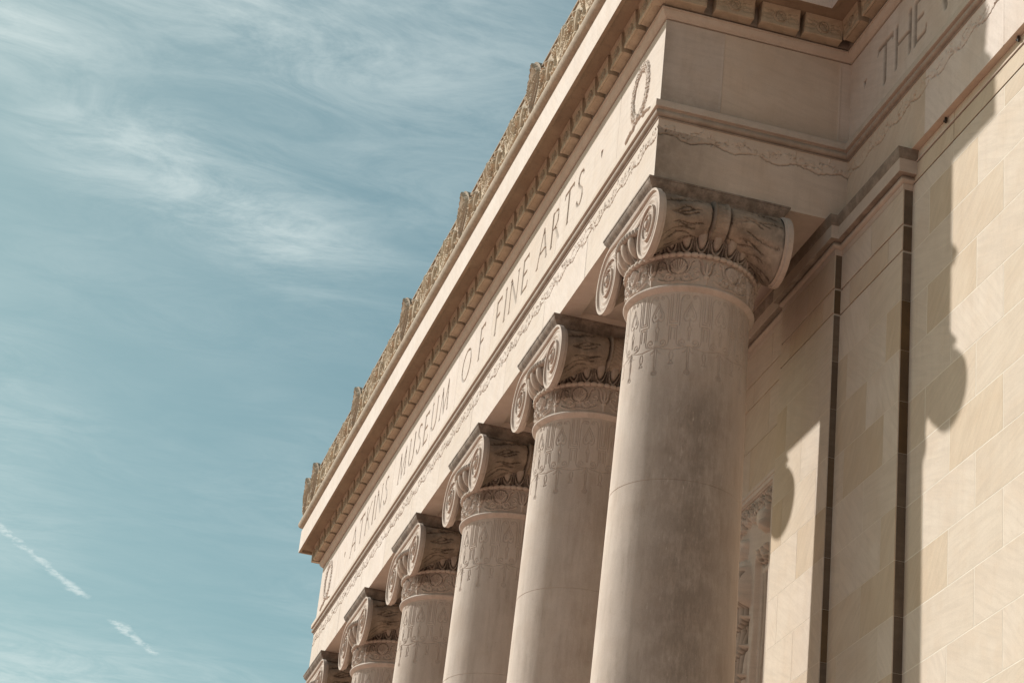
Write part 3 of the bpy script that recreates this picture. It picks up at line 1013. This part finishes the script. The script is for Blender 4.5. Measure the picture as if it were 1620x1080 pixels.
# necking band left plain between the crown and the first joint
# porch wall behind the columns
mb = MB()
BX = (-L + 1.84, -1.86)
rb = [(-1.032, -.50), (-1.412, -1.058)] + [(-1.43 - PIT, -1.438)] + rows[1:]
jb = []
for k in range(len(rb)):
    jb.append([-2.49 - 1.35 * q - (.67 if k % 2 else 0) for q in range(0, 16)])
PZ1, PZ0 = rb[4][1], rb[11][0]          # panels fill whole courses
PAN = [(-4.23 - SP * q, -2.005 - SP * q) for q in range(5)]
seg_x = [PAN[0][1], BX[1]]
walls = [(PAN[0][1], BX[1])] + [(PAN[q + 1][1], PAN[q][0]) for q in range(4)] + [(BX[0], PAN[4][0])]
blocks(mb, BX, rb[:4], jb[:4], YB, g=.008, seed=9, rnd=.6)
blocks(mb, BX, rb[12:], jb[12:], YB, g=.008, seed=10, rnd=.6)
for qi, wx in enumerate(walls):
    blocks(mb, wx, rb[4:12], jb[4:12], YB, g=.008, seed=40 + qi, rnd=.6)
mb.add([(BX[0], YB, 0.0), (BX[1], YB, 0.0), (BX[1], YB, .27), (BX[0], YB, .27)], [(0, 1, 2, 3)], .2)
mb.build('porch_wall', M_wall, wall)
mb = MB()
for (xa, xb), (za, zc) in [(BX, (BZ - 1, PZ0)), (BX, (PZ1, .30))] + [(wx, (PZ0, PZ1)) for wx in walls]:
    mb.add([(xa, YB + .014, za), (xb, YB + .014, za), (xb, YB + .014, zc), (xa, YB + .014, zc)], [(0, 1, 2, 3)])
mb.build('mortar', M_wall, wall)
# left wing, plain
mb = MB()
blocks(mb, (XL, -L), rr, [[XL + 1.35 * q + (.67 if k % 2 else 0) for q in range(1, 10)] for k in range(len(rr))], W0, seed=15)
mb.build('wall_face', M_wall, wall)
# mass of the building and roof
mb = MB()
mb.box(XL, XR, W0 + .03, 30, GZ, TOPZ - .4)
mb.build('building_core', M_wall, wall)
mb = MB()
mb.box(-L - .2, .2, .1, W0 + .2, TOPZ - .55, TOPZ - .38)
mb.build('roof_slab', M_roof, ENT)

# two low fillets on the wall just under the architrave
mb = MB()
mb.box(1.975, XR, W0 - .014, W0 + .004, -.150, -.140)
mb.build('fillet', M_ent, wall)


# ------------------------------------------------------------------ carved relief panels in the porch wall
def make_panel():
    px0, px1, pz1, pz0 = -4.23, -2.005, PZ1 - .004, PZ0 + .004
    e = empty('relief_panel')
    e.parent = wall
    # frame
    fr = MB()
    y0 = YB - .030
    steps = [(0.0, YB + .015), (0.0, y0), (.055, y0), (.062, y0 + .014), (.078, y0 + .014), (.084, y0 + .004), (.135, y0 + .004), (.146, y0 + .026), (.158, y0 + .030), (.165, YB + .035)]
    for (i0, ya), (i1, yc) in zip(steps[:-1], steps[1:]):
        A = [(px0 + i0, ya, pz0 + i0), (px1 - i0, ya, pz0 + i0), (px1 - i0, ya, pz1 - i0), (px0 + i0, ya, pz1 - i0)]
        B = [(px0 + i1, yc, pz0 + i1), (px1 - i1, yc, pz0 + i1), (px1 - i1, yc, pz1 - i1), (px0 + i1, yc, pz1 - i1)]
        fr.add(A + B, [(k, (k + 1) % 4, 4 + (k + 1) % 4, 4 + k) for k in range(4)], .0)
    fr.build('frame', M_ent, e, 20)
    u0, u1, v0, v1 = px0 + .16, px1 - .16, pz0 + .16, pz1 - .16
    R = Relief(u0, u1, v0, v1, .012)
    rr_ = random.Random(3)
    # hanging foliage along the top
    for k in range(13):
        bx = u1 - .10 - k * .155
        bz = v1 - .05 - .05 * (k % 2)
        for q in range(7):
            a = rad(-150 + q * 22 + rr_.uniform(-6, 6))
            ln = rr_.uniform(.22, .34)
            R.seg((bx, bz), (bx + ln * math.cos(a), bz + ln * math.sin(a)), .012, .075, .034, .6)
            R.seg((bx, bz), (bx + ln * .9 * math.cos(a + .19), bz + ln * .9 * math.sin(a + .19)), .008, -.05, .012)
    # three draped standing figures
    for fx, s in ((u1 - 1.02, 1), (u1 - 1.62, -1)):
        top = v1 - .62
        R.blob(fx, top - .10, .105, .15, .13)                         # head
        R.blob(fx, top - .0, .14, .10, .10)                           # hair
        R.seg((fx - .045 * s, top - .07), (fx - .045 * s, top - .09), .03, -.03)
        R.seg((fx + .04 * s, top - .07), (fx + .04 * s, top - .09), .03, -.03)
        R.seg((fx - .035, top - .175), (fx + .035, top - .175), .014, -.03)
        R.blob(fx, top - .50, .26, .28, .12)                          # shoulders and chest
        R.blob(fx + .02 * s, top - 1.05, .24, .45, .13)
        R.blob(fx, top - 2.1, .30, 1.15, .12)
        R.line(bez((fx - .2, top - .42), (fx - .30, top - .75), (fx - .18, top - .98), (fx + .10 * s, top - .92), 8), .075, .17)
        R.line(bez((fx + .2, top - .42), (fx + .33, top - .78), (fx + .24, top - 1.02), (fx - .02 * s, top - .98), 8), .075, .17)
        R.blob(fx + .22, top - .86, .10, .13, .19)
        for k in range(10):                                           # folds
            x0 = fx - .25 + .055 * k
            w_ = rr_.uniform(-.05, .05)
            R.line(bez((x0, top - .45 - .2 * abs(k - 8) / 8), (x0 + w_, top - 1.2), (x0 - w_ * 1.5, top - 2.0), (x0 + w_ * 2, top - 3.1), 10), .020, -.055, .026)
        for k in range(5):
            z = top - 1.15 - .42 * k
            R.line(bez((fx - .28, z), (fx - .1, z - .22), (fx + .1, z - .20), (fx + .28, z + .02), 8), .022, .15)
            R.line(bez((fx - .28, z - .04), (fx - .1, z - .26), (fx + .1, z - .24), (fx + .28, z - .02), 8), .014, -.06)
    # mask, staff and reeds beside the first figure
    R.blob(u1 - .20, v1 - .50, .15, .19, .13)
    R.blob(u1 - .10, v1 - .62, .07, .10, .15)
    R.seg((u1 - .32, v1 - .60), (u1 - .05, v1 - .68), .03, .10)
    for k in range(7):
        R.blob(u1 - .34 + .045 * k + rr_.uniform(-.02, .02), v1 - .95 - .07 * (k % 3), .05, .06, .09)
        R.blob(u1 - .30 + .04 * k, v1 - 1.10 - .05 * (k % 2), .03, .03, -.05)
    for k in range(9):
        x0 = u1 - .30 + .033 * k
        R.line(bez((x0, v1 - 1.25), (x0 + .02, v1 - 2.2), (x0 - .03, v1 - 3.2), (x0 + .01, v0 + .2), 10), .012, -.035)
    R.seg((u1 - .37, v1 - .95), (u1 - .40, v0 + .3), .035, .08)
    for k in range(8):
        z = v1 - 3.1 - .26 * k
        for q in range(4):
            leaf(R, u1 - .08 - .09 * q, z - .05 * q, rad(100 + 25 * q), .20, .08, .07)
    # soften the flats
    NN = R.n.copy()
    Hs = R.p * 1.3 + R.n * 1.6
    for _ in range(1):
        Hs[1:-1, 1:-1] = (Hs[1:-1, 1:-1] * 2 + Hs[:-2, 1:-1] + Hs[2:, 1:-1] + Hs[1:-1, :-2] + Hs[1:-1, 2:]) / 6
    wu = np.clip(np.minimum(R.u - u0, u1 - R.u) / .05, 0, 1)[None, :]
    wv = np.clip(np.minimum(R.v - v0, v1 - R.v) / .05, 0, 1)[:, None]
    R.p, R.n = Hs * wu * wv, np.zeros_like(Hs)
    R.obj('relief_carving', lambda U, V, H: (U, YB + .024 - H, V), M_ent, e, 60, tone=-.2, grime=lambda U, V, H: np.clip(-NN / .05, 0, 1) * .8 + np.where(H < .01, .12, 0))  # carved shadows painted into the grooves
    return e


pan = make_panel()
for i in range(1, 5):
    c = pan.copy()
    col.objects.link(c)
    c.location = (-SP * i, 0, 0)
    for ch in pan.children:
        d = ch.copy()
        col.objects.link(d)
        d.parent = c

# ------------------------------------------------------------------ columns
def Rsh(z):
    return .818 + .0150 * (-1.48 - z)


def R0(phi):
    """spiral radius, phi in degrees measured outward from the top of the volute"""
    return np.interp(phi, [0, 60, 120, 180, 240, 300, 360, 450, 540, 630, 720, 810, 900, 1080, 1300], [.50, .505, .50, .49, .42, .355, .285, .265, .235, .195, .155, .125, .10, .07, .04])


def prof_h(t):
    """cross-section of the volute channel, t = 1 at the outer fillet"""
    return -.034 + .034 * np.clip((t - .80) / .05, 0, 1) + .013 * np.exp(-((t - .62) / .07) ** 2) + .020 * np.exp(-((t - .30) / .13) ** 2)


COLR = empty('column_with_capital')
XE, ZE = .85, -.675
YV = -.025 - AX                # volute face in column coordinates


def volute_face(name, front, parent):
    """the face plate with two spirals and the band between them"""
    vs, fs, gr = [], [], []
    sgn_y = 1 if front else -1

    def addgrid(P, wrap=False, flip=False):
        n0 = len(vs)
        nv, nu = P.shape[:2]
        vs.extend([tuple(q) for q in P.reshape(-1, 3)])
        f = grid_faces(nv, nu, wrap) + n0
        if flip:
            f = f[:, ::-1]
        fs.extend([tuple(int(i) for i in q) for q in f])

    for s in (-1, 1):
        ph = np.linspace(0, 360, 145)
        rho = np.linspace(0, 1, 100)
        PH, RH = np.meshgrid(ph, rho)
        Rr = RH * R0(PH)
        # which coil
        H = np.zeros_like(Rr)
        done = np.zeros(Rr.shape, bool)
        for n in range(4):
            ro, ri = R0(PH + 360 * n), R0(PH + 360 * (n + 1))
            inn = (Rr <= ro + 1e-9) & (Rr >= ri) & ~done
            t = (Rr - ri) / np.maximum(ro - ri, 1e-6)
            H = np.where(inn, prof_h(t) * (1 - .12 * n) + .005 * n, H)
            done |= inn
        H = np.where(Rr < .05, .012 + .02 * np.sqrt(np.clip(1 - (Rr / .05) ** 2, 0, 1)), H)
        H = np.where((~done) & (Rr >= .05), -.02, H)
        x = s * (XE + Rr * np.sin(np.radians(PH)))
        z = ZE + Rr * np.cos(np.radians(PH))
        P = np.stack([x, sgn_y * (YV - H), z], -1)
        addgrid(P, False, flip=((s > 0) == front))
        # rim
        rp = R0(ph)
        xr = s * (XE + rp * np.sin(np.radians(ph)))
        zr = ZE + rp * np.cos(np.radians(ph))
        xq = s * (XE + (rp - .028) * np.sin(np.radians(ph)))
        zq = ZE + (rp - .028) * np.cos(np.radians(ph))
        rim = []
        for (dy, k) in ((0, 0), (.008, .0), (.068, 0), (.078, 1), (.11, 1)):
            e = .006 if dy == .008 else 0
            rim.append(np.stack([xq if k else xr + s * 0, np.full_like(xr, sgn_y * (YV + dy)), zq if k else zr], -1))
        addgrid(np.stack(rim), False, flip=((s > 0) != front))
    # canalis
    xs = np.linspace(-XE, XE, 90)
    tt = np.linspace(0, 1, 26)
    XX, TT = np.meshgrid(xs, tt)
    q = 1 - (XX / XE) ** 2
    zl = ZE + .285 - .13 * q
    zh = ZE + .50 - .0 * q
    H = prof_h(TT)
    H = np.where((TT > .955), .008, H)
    P = np.stack([XX, sgn_y * (YV - H), zl + (zh - zl) * TT], -1)
    addgrid(P, False, flip=not front)
    und = np.stack([np.stack([xs, np.full_like(xs, sgn_y * (YV + d)), ZE + .285 - .13 * (1 - (xs / XE) ** 2)], -1) for d in (0, .25)])
    addgrid(und, False, flip=front)
    vs_ = np.array(vs)
    return mk(name, vs_, fs, M_cap, parent, 50, {'tone': np.full(len(vs_), -.4), 'grime': np.full(len(vs_), 0.06)})


def bolster(s, parent):
    y0, y1 = YV + .10, -YV - .10
    R = Relief(0, 2 * math.pi, y0, y1, 2 * math.pi / 150, .0135, wrap=True)
    rr_ = random.Random(5 + s)
    # bark-like veins running along the bolster (cut), in (angle, y)
    H = np.zeros((R.nv, R.nu))
    U, V = np.meshgrid(R.u, R.v)
    yn = V / y1
    for k in range(80):
        a = rr_.uniform(0, 2 * math.pi)
        side = rr_.choice((-1, 1))
        ya = rr_.uniform(.14, .45)
        yb2 = min(.80, ya + rr_.uniform(.25, .6))
        ph = rr_.uniform(0, 6)
        pts = []
        n = 16
        for i in range(n + 1):
            y = side * (ya + (yb2 - ya) * i / n)
            pts.append((a + .09 * math.sin(ph + i * .28) + rr_.uniform(-.010, .010), y))
        for p_, q_ in zip(pts[:-1], pts[1:]):
            # angle in radians, local width about 1 cm
            R.seg(p_, q_, .030, -.022, .030)
            if rr_.random() < .10:
                R.seg(p_, (p_[0] + rr_.choice((-1, 1)) * .11, p_[1] + side * rr_.uniform(.01, .05)), .022, -.015, .010)
    R.p += .006 * np.sin(U * 9 + 1.4 * np.sin(V * 6)) * np.clip(np.abs(yn) * 2, 0, 1)
    # belt
    belt = (np.abs(V) < .112)
    R.p = np.where(belt, .020 + .008 * np.sin(U * 34) * np.sin(V * 60), R.p)
    R.n = np.where(belt, 0, R.n)
    for e in (-1, 1):
        R.n += -.040 * np.exp(-((V - e * .125) / .016) ** 2)
        R.p += .026 * np.exp(-((V - e * .098) / .013) ** 2)

    def fn(U, V, H):
        q = np.abs(V) / y1
        fl = q ** 2.8
        av = .272 + .188 * fl + H
        ah = .350 + .110 * fl + H
        zc = -.185 - (av - H) - .005
        xc = XE - .03
        lo = np.clip(-np.sin(U), 0, 1)
        return s * (xc + ah * np.cos(U)), V, zc + av * np.sin(U)
    o = R.obj('bolster', fn, M_cap, parent, 55, tone=.4, flip=(s > 0),
              grime=lambda U, V, H: np.where(H < -.006, 1.0, .60) + .12 * np.sin(V * 9 + U * 3))
    return o


def ring_obj(name, rfun, n, m_, zc, parent, mat=M_cap, grime=0.0, rr_=None):
    """torus-like ring with a modulated tube: rfun(theta, phi) -> tube radius"""
    th = np.linspace(0, 2 * math.pi, n, endpoint=False)
    ph = np.linspace(0, 2 * math.pi, m_, endpoint=False)
    T, P = np.meshgrid(th, ph)
    r = rfun(T, P)
    rad_ = rr_ + r * np.cos(P)
    v = np.stack([rad_ * np.cos(T), rad_ * np.sin(T), zc + r * np.sin(P)], -1)
    i = np.arange(n * m_).reshape(m_, n)
    i = np.concatenate([i, i[:, :1]], 1)
    i = np.concatenate([i, i[:1, :]], 0)
    f = np.stack([i[:-1, :-1], i[:-1, 1:], i[1:, 1:], i[1:, :-1]], -1).reshape(-1, 4)
    return mk(name, v.reshape(-1, 3), np.ascontiguousarray(f), mat, parent, 60, {'tone': np.zeros(n * m_), 'grime': np.full(n * m_, grime)})


def lathe(name, prof, parent, mat, n=128, tone=0.0, grime=None, smooth=30):
    th = np.linspace(0, 2 * math.pi, n, endpoint=False)
    v, g = [], []
    for (r, z) in prof:
        for t in th:
            v.append((r * math.cos(t), r * math.sin(t), z))
            g.append(grime(t, z) if grime else 0.0)
    f = grid_faces(len(prof), n, True)
    return mk(name, np.array(v), np.ascontiguousarray(f), mat, parent, smooth, {'tone': [tone] * len(v), 'grime': g})


def soot(t, z, k):
    """where rain never washes the shaft: a sooty field facing the camera side"""
    d = math.degrees(t)
    d = (d + 5 + 180) % 360 - 180
    ang = math.exp(-(d / 41) ** 2)
    zz = max(0.0, min(1.0, (-2.2 - z) / 1.0))
    return .74 * k * ang * zz


# abacus
def make_abacus(parent):
    A = 1.006
    pr = [(A - .092, -.186), (A - .086, -.184), (A - .082, -.16), (A - .072, -.135), (A - .045, -.105), (A - .022, -.075), (A - .010, -.045), (A - .008, -.03), (A, -.028), (A, -.0015)]
    vs, fs = [], []
    for (r, z) in pr:
        vs += [(-r, -r, z), (r, -r, z), (r, r, z), (-r, r, z)]
    for j in range(len(pr) - 1):
        for k in range(4):
            a, c_ = j * 4 + k, j * 4 + (k + 1) % 4
            fs.append((a, c_, c_ + 4, a + 4))
    fs.append((3, 2, 1, 0))
    e = (len(pr) - 1) * 4
    fs.append((e, e + 1, e + 2, e + 3))
    return mk('abacus', vs, fs, M_cap, parent, 35, {'tone': [.1] * len(vs), 'grime': [.8] * len(vs)})


mb = MB()
mb.box(-XE, XE, YV + .06, -YV - .06, -.42, -.186, .1, .5)
CAPM = mb.build('capital', M_cap, COLR)
make_abacus(CAPM)
volute_face('volute_face', True, CAPM)
volute_face('volute_face', False, CAPM)
bolster(1, CAPM)
bolster(-1, CAPM)

# echinus: egg and dart
NE = 28
n_t, n_z = NE * 26, 34
th = np.linspace(0, 2 * math.pi, n_t, endpoint=False)
tz = np.linspace(0, 1, n_z)
T, Q = np.meshgrid(th, tz)
zz = -.925 + .355 * Q
rr0 = .868 + .125 * np.sin(Q * math.pi / 2) ** 1.1
u = (T * NE / (2 * math.pi) + .35) % 1 - .5
eg = np.sqrt((u / .31) ** 2 + ((Q - .66) / .46) ** 2)
sh = np.sqrt((u / .43) ** 2 + ((Q - .72) / .68) ** 2)
Hh = np.where(eg < 1, .052 * np.sqrt(np.clip(1 - eg ** 2, 0, 1)) - .005, -.04)
ridge = np.exp(-((sh - 1.0) / .11) ** 2) * .05
Hh = np.where(eg >= 1, np.maximum(Hh, -.04 + ridge), Hh)
dart = .035 * np.clip(1 - np.abs(np.abs(u) - .5) / .07, 0, 1) * (Q < .85)
Hh = np.maximum(Hh, -.04 + dart * 1.4)
rad_ = rr0 + Hh
v = np.stack([rad_ * np.cos(T), rad_ * np.sin(T), zz], -1).reshape(-1, 3)
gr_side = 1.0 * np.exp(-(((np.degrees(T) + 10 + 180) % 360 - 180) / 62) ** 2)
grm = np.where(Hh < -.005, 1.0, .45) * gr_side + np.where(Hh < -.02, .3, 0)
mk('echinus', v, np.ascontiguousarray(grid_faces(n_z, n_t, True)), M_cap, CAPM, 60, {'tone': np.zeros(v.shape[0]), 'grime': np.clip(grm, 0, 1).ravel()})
ring_obj('rope_moulding', lambda T, P: .046 + .012 * np.sin(P * 1 + T * 96), 960, 14, -.548, CAPM, grime=.2, rr_=1.005)
ring_obj('bead_moulding', lambda T, P: .012 + .026 * np.clip(np.abs(np.sin(T * 28)), 0, 1) ** .45, 900, 10, -.955, CAPM, grime=.0, rr_=.876)

# neck band: shells, lotus and scrolls
RN = .842
Wn = 2 * math.pi * RN
Rk = Relief(0, Wn, -1.375, -.985, .0085, wrap=True)
un = Wn / 7
for k in range(7):
    cx = (k * un + math.radians(-30) * RN) % Wn
    # shell
    for s in (-1, 1):
        Rk.line(bez((cx + s * .03, -1.235), (cx + s * .17, -1.19), (cx + s * .13, -1.0), (cx, -.995), 12), .011, -.022)
    for q in range(7):
        f_ = (q / 6 - .5) * 2
        Rk.line(bez((cx + f_ * .015, -1.225), (cx + f_ * .05, -1.16), (cx + f_ * .12, -1.08), (cx + f_ * .095, -1.02 - .055 * f_ * f_), 8), .008, .028, .021)
    # S scrolls
    for s in (-1, 1):
        p = bez((cx + s * .02, -1.25), (cx + s * .20, -1.20), (cx + s * .10, -1.06), (cx + s * .21, -1.02), 12)
        Rk.line(p, .016, .024)
        Rk.line([(a + s * .014, z_) for a, z_ in p], .009, -.018)
        Rk.line(spiral(cx + s * .175, -1.045, .045, .012, 90, 90 - s * 420, 18), .011, .024)
        Rk.line(spiral(cx + s * .115, -1.275, .062, .014, 200 if s < 0 else -20, (200 if s < 0 else -20) + s * 430, 20), .012, .026)
        Rk.line(spiral(cx + s * .115, -1.275, .075, .075, 180, 360, 10), .008, -.016)
        Rk.line(bez((cx, -1.34), (cx + s * .1, -1.36), (cx + s * .2, -1.36), (cx + s * .28, -1.29), 10), .014, .022)
        Rk.line(bez((cx, -1.325), (cx + s * .1, -1.34), (cx + s * .2, -1.345), (cx + s * .27, -1.275), 10), .007, -.014)
        Rk.line(spiral(cx + s * .235, -1.17, .055, .012, 250, 250 + s * 400, 18), .011, .022)
        for q in range(3):
            leaf(Rk, cx + s * (.17 + .03 * q), -1.30 + .03 * q, rad(90 - s * 50), .075, .03, .022)
    # lotus between
    lx = cx + un / 2
    Rk.blob(lx, -1.13, .020, .10, .032)
    for s in (-1, 1):
        Rk.line(bez((lx + s * .01, -1.22), (lx + s * .07, -1.17), (lx + s * .03, -1.07), (lx + s * .085, -1.02), 10), .020, .028, .008)
        Rk.line(bez((lx + s * .03, -1.23), (lx + s * .105, -1.17), (lx + s * .06, -1.07), (lx + s * .11, -1.02), 10), .008, -.018)
    Rk.blob(lx, -1.25, .04, .03, .03)
    Rk.seg((lx, -1.28), (lx, -1.36), .018, .022)


def fn_neck(U, V, H):
    r = RN + .010 * ((V + 1.375) / .39) + H
    return r * np.cos(U / RN), r * np.sin(U / RN), V


Rk.obj('neck_band', fn_neck, M_col, COLR, 60, tone=0.0, flip=False,
       grime=lambda U, V, H: np.where(H < -.004, .5, np.where(H < .006, .22, .0)) + .7 * np.exp(-(((np.degrees(U / RN) + 48 + 180) % 360 - 180) / 15) ** 2) * (V > -1.16))
lathe('astragal', [(RN - .03, -.985), (RN + .03, -.984)] + [], COLR, M_col)
lathe('astragal', [(RN - .002, -1.372), (RN + .010, -1.385)] + [(RN + .010 + .032 * math.sin(math.pi * k / 8), -1.385 - .072 * k / 8) for k in range(9)]
      + [(RN - .004, -1.468), (.818, -1.482)], COLR, M_col, tone=-.4, smooth=50)

# engraved top of the shaft
zt, zb = -1.48, -2.98
RS = .83
Ws = 2 * math.pi * RS
Rg = Relief(0, Ws, zb, zt, .0078, wrap=True)
un = Ws / 12
GD, GW = -.010, .0080
for k in range(12):
    c = (k * un + math.radians(-16) * RS) % Ws
    z0 = zt
    e = []
    # spade with an inner heart
    for s in (-1, 1):
        e.append(bez((c, z0 - .14), (c + s * .03, z0 - .26), (c + s * .115, z0 - .33), (c + s * .075, z0 - .41), 10))
        e.append(bez((c + s * .075, z0 - .41), (c + s * .04, z0 - .46), (c + s * .01, z0 - .42), (c, z0 - .39), 8))
        e.append(bez((c, z0 - .20), (c + s * .02, z0 - .28), (c + s * .07, z0 - .33), (c + s * .045, z0 - .375), 8))
        e.append(spiral(c + s * .035, z0 - .36, .022, .006, 90, 90 - s * 330, 8))
        # arch springing from the keys
        e.append([(c + s * .135, z0 - .50), (c + s * .135, z0 - .16)] + bez((c + s * .135, z0 - .16), (c + s * .13, z0 - .06), (c + s * .08, z0 - .035), (c + s * .045, z0 - .05), 8))
        e.append(spiral(c + s * .05, z0 - .08, .032, .008, 90, 90 + s * 380, 10))
        # keys between the spades
        e.append([(c + s * .165, z0 - .03), (c + s * .165, z0 - .46), (c + s * un / 2, z0 - .46)])
        e.append([(c + s * .192, z0 - .03), (c + s * .192, z0 - .43), (c + s * un / 2, z0 - .43)])
        e.append([(c + s * .165, z0 - .72), (c + s * .165, z0 - .50), (c + s * un / 2, z0 - .50)])
        e.append([(c + s * .192, z0 - .70), (c + s * .192, z0 - .53), (c + s * un / 2, z0 - .53)])
        e.append(bez((c + s * .165, z0 - .72), (c + s * .16, z0 - .80), (c + s * .12, z0 - .82), (c + s * .06, z0 - .80), 8))
        e.append(spiral(c + s * .085, z0 - .745, .055, .012, -90, -90 + s * 460, 16))
        e.append(bez((c + s * un / 2, z0 - .86), (c + s * .13, z0 - .84), (c + s * .08, z0 - .84), (c, z0 - .80), 8))
        # small tassels
        e.append(bez((c + s * .01, z0 - .82), (c + s * .03, z0 - .88), (c + s * .05, z0 - .90), (c + s * .07, z0 - .90), 5))
        e.append(bez((c + s * .01, z0 - .80), (c + s * .015, z0 - .90), (c + s * .012, z0 - 1.0), (c + s * .008, z0 - 1.14), 5))
        e.append(bez((c + s * (un / 2 - .01), z0 - .88), (c + s * (un / 2 - .04), z0 - .93), (c + s * (un / 2 - .02), z0 - .98), (c + s * (un / 2 - .008), z0 - 1.02), 5))
        e.append(bez((c, z0 - .50), (c + s * .03, z0 - .53), (c + s * .03, z0 - .57), (c + s * .012, z0 - .58), 5))
        e.append([(c + s * .012, z0 - .58), (c + s * .01, z0 - .72)])
    e.append([(c, z0 - .39), (c, z0 - .50)])
    e.append(spiral(c, z0 - 1.18, .035, .035, 0, 360, 10))
    e.append(spiral(c, z0 - 1.18, .015, .015, 0, 360, 6))
    e.append([(c + un / 2 - .03, z0 - 1.06), (c + un / 2, z0 - 1.0), (c + un / 2 + .03, z0 - 1.06), (c + un / 2 - .03, z0 - 1.06)])
    for pts in e:
        Rg.line(pts, GW, GD)


def fn_sh(U, V, H):
    r = Rsh(V) + H
    return r * np.cos(U / RS), r * np.sin(U / RS), V


def shaft_grime(k):
    def g(U, V, H):
        d = (np.degrees(U / RS) + 5 + 180) % 360 - 180
        return np.clip(.74 * k * np.exp(-(d / 41) ** 2) * np.clip((-2.2 - V) / 1.0, 0, 1) + np.where(H < -.004, .22, 0), 0, 1)
    return g


def plain_shaft(parent, k):
    zs = [zb]
    jn = [-4.18, -6.95, -9.8, -12.6]
    z = zb
    prof = []
    allz = list(np.arange(zb, BZ + .75, -.12))
    for j in jn:
        allz = [q for q in allz if abs(q - j) > .05]
        allz += [j + .02, j + .006, j, j - .006, j - .02]
    allz = sorted(set([round(q, 4) for q in allz]), reverse=True)
    for z in allz:
        r = Rsh(z)
        if any(abs(z - j) < .004 for j in jn):
            r -= .006
        prof.append((r, z))
    prof.append((Rsh(BZ + .75) + .03, BZ + .70))
    return lathe('shaft', prof, parent, M_col, 144, grime=lambda t, z: soot(t, z, k))


SHM = plain_shaft(COLR, .95)
Rg.obj('engraved_collar', fn_sh, M_col, SHM, 60, tone=0.0, grime=shaft_grime(.95))
# base
bz = BZ
lathe('base', [(0, bz + .001), (1.28, bz + .001), (1.28, bz + .20)] + [(1.16 + .12 * math.cos(math.pi * (k / 8 - .5)), bz + .32 + .12 * math.sin(math.pi * (k / 8 - .5))) for k in range(9)]
      + [(1.10, bz + .46), (1.06, bz + .52), (1.08, bz + .56)] + [(1.03 + .07 * math.cos(math.pi * (k / 6 - .5)), bz + .63 + .07 * math.sin(math.pi * (k / 6 - .5))) for k in range(7)]
      + [(1.02, bz + .71), (.95, bz + .76)], COLR, M_col)

LAB = ['nearest and largest Ionic column, sooty brown patch on its shaft, beside the wall corner',
       'second Ionic column from the right, below the word ARTS, partly hidden by the nearest column',
       'third Ionic column from the right, below the word OF',
       'fourth Ionic column from the right, below the word MUSEUM',
       'fifth Ionic column from the right, smaller, below the word ATKINS',
       'farthest Ionic column, only its capital corner showing at the bottom edge']


def copy_part(ch, parent, k):
    c = ch.copy()
    if ch.name.startswith(('shaft', 'engraved')):
        c.data = ch.data.copy()
        a = c.data.attributes['grime'].data
        n = len(a)
        arr = np.zeros(n, dtype=np.float32)
        a.foreach_get('value', arr)
        co = np.zeros(n * 3, dtype=np.float32)
        c.data.vertices.foreach_get('co', co)
        zf = np.clip((-2.2 - co.reshape(-1, 3)[:, 2]), 0, 1)
        a.foreach_set('value', (arr * (1 - (1 - k) * zf)).astype(np.float32))
    col.objects.link(c)
    c.parent = parent
    for g in ch.children:
        copy_part(g, c, k)


def col_copy(i, k):
    r = empty('column_with_capital')
    for ch in list(COLR.children):
        copy_part(ch, r, k)
    return r


roots = [COLR]
for i, k in zip(range(1, 6), (.42, .30, .25, .3, .3)):
    roots.append(col_copy(i, k))
for i, r in enumerate(roots):
    r.location = (-E0 - SP * i, AX, 0)
    tag(r, LAB[i], 'column', 'Ionic columns of the portico')
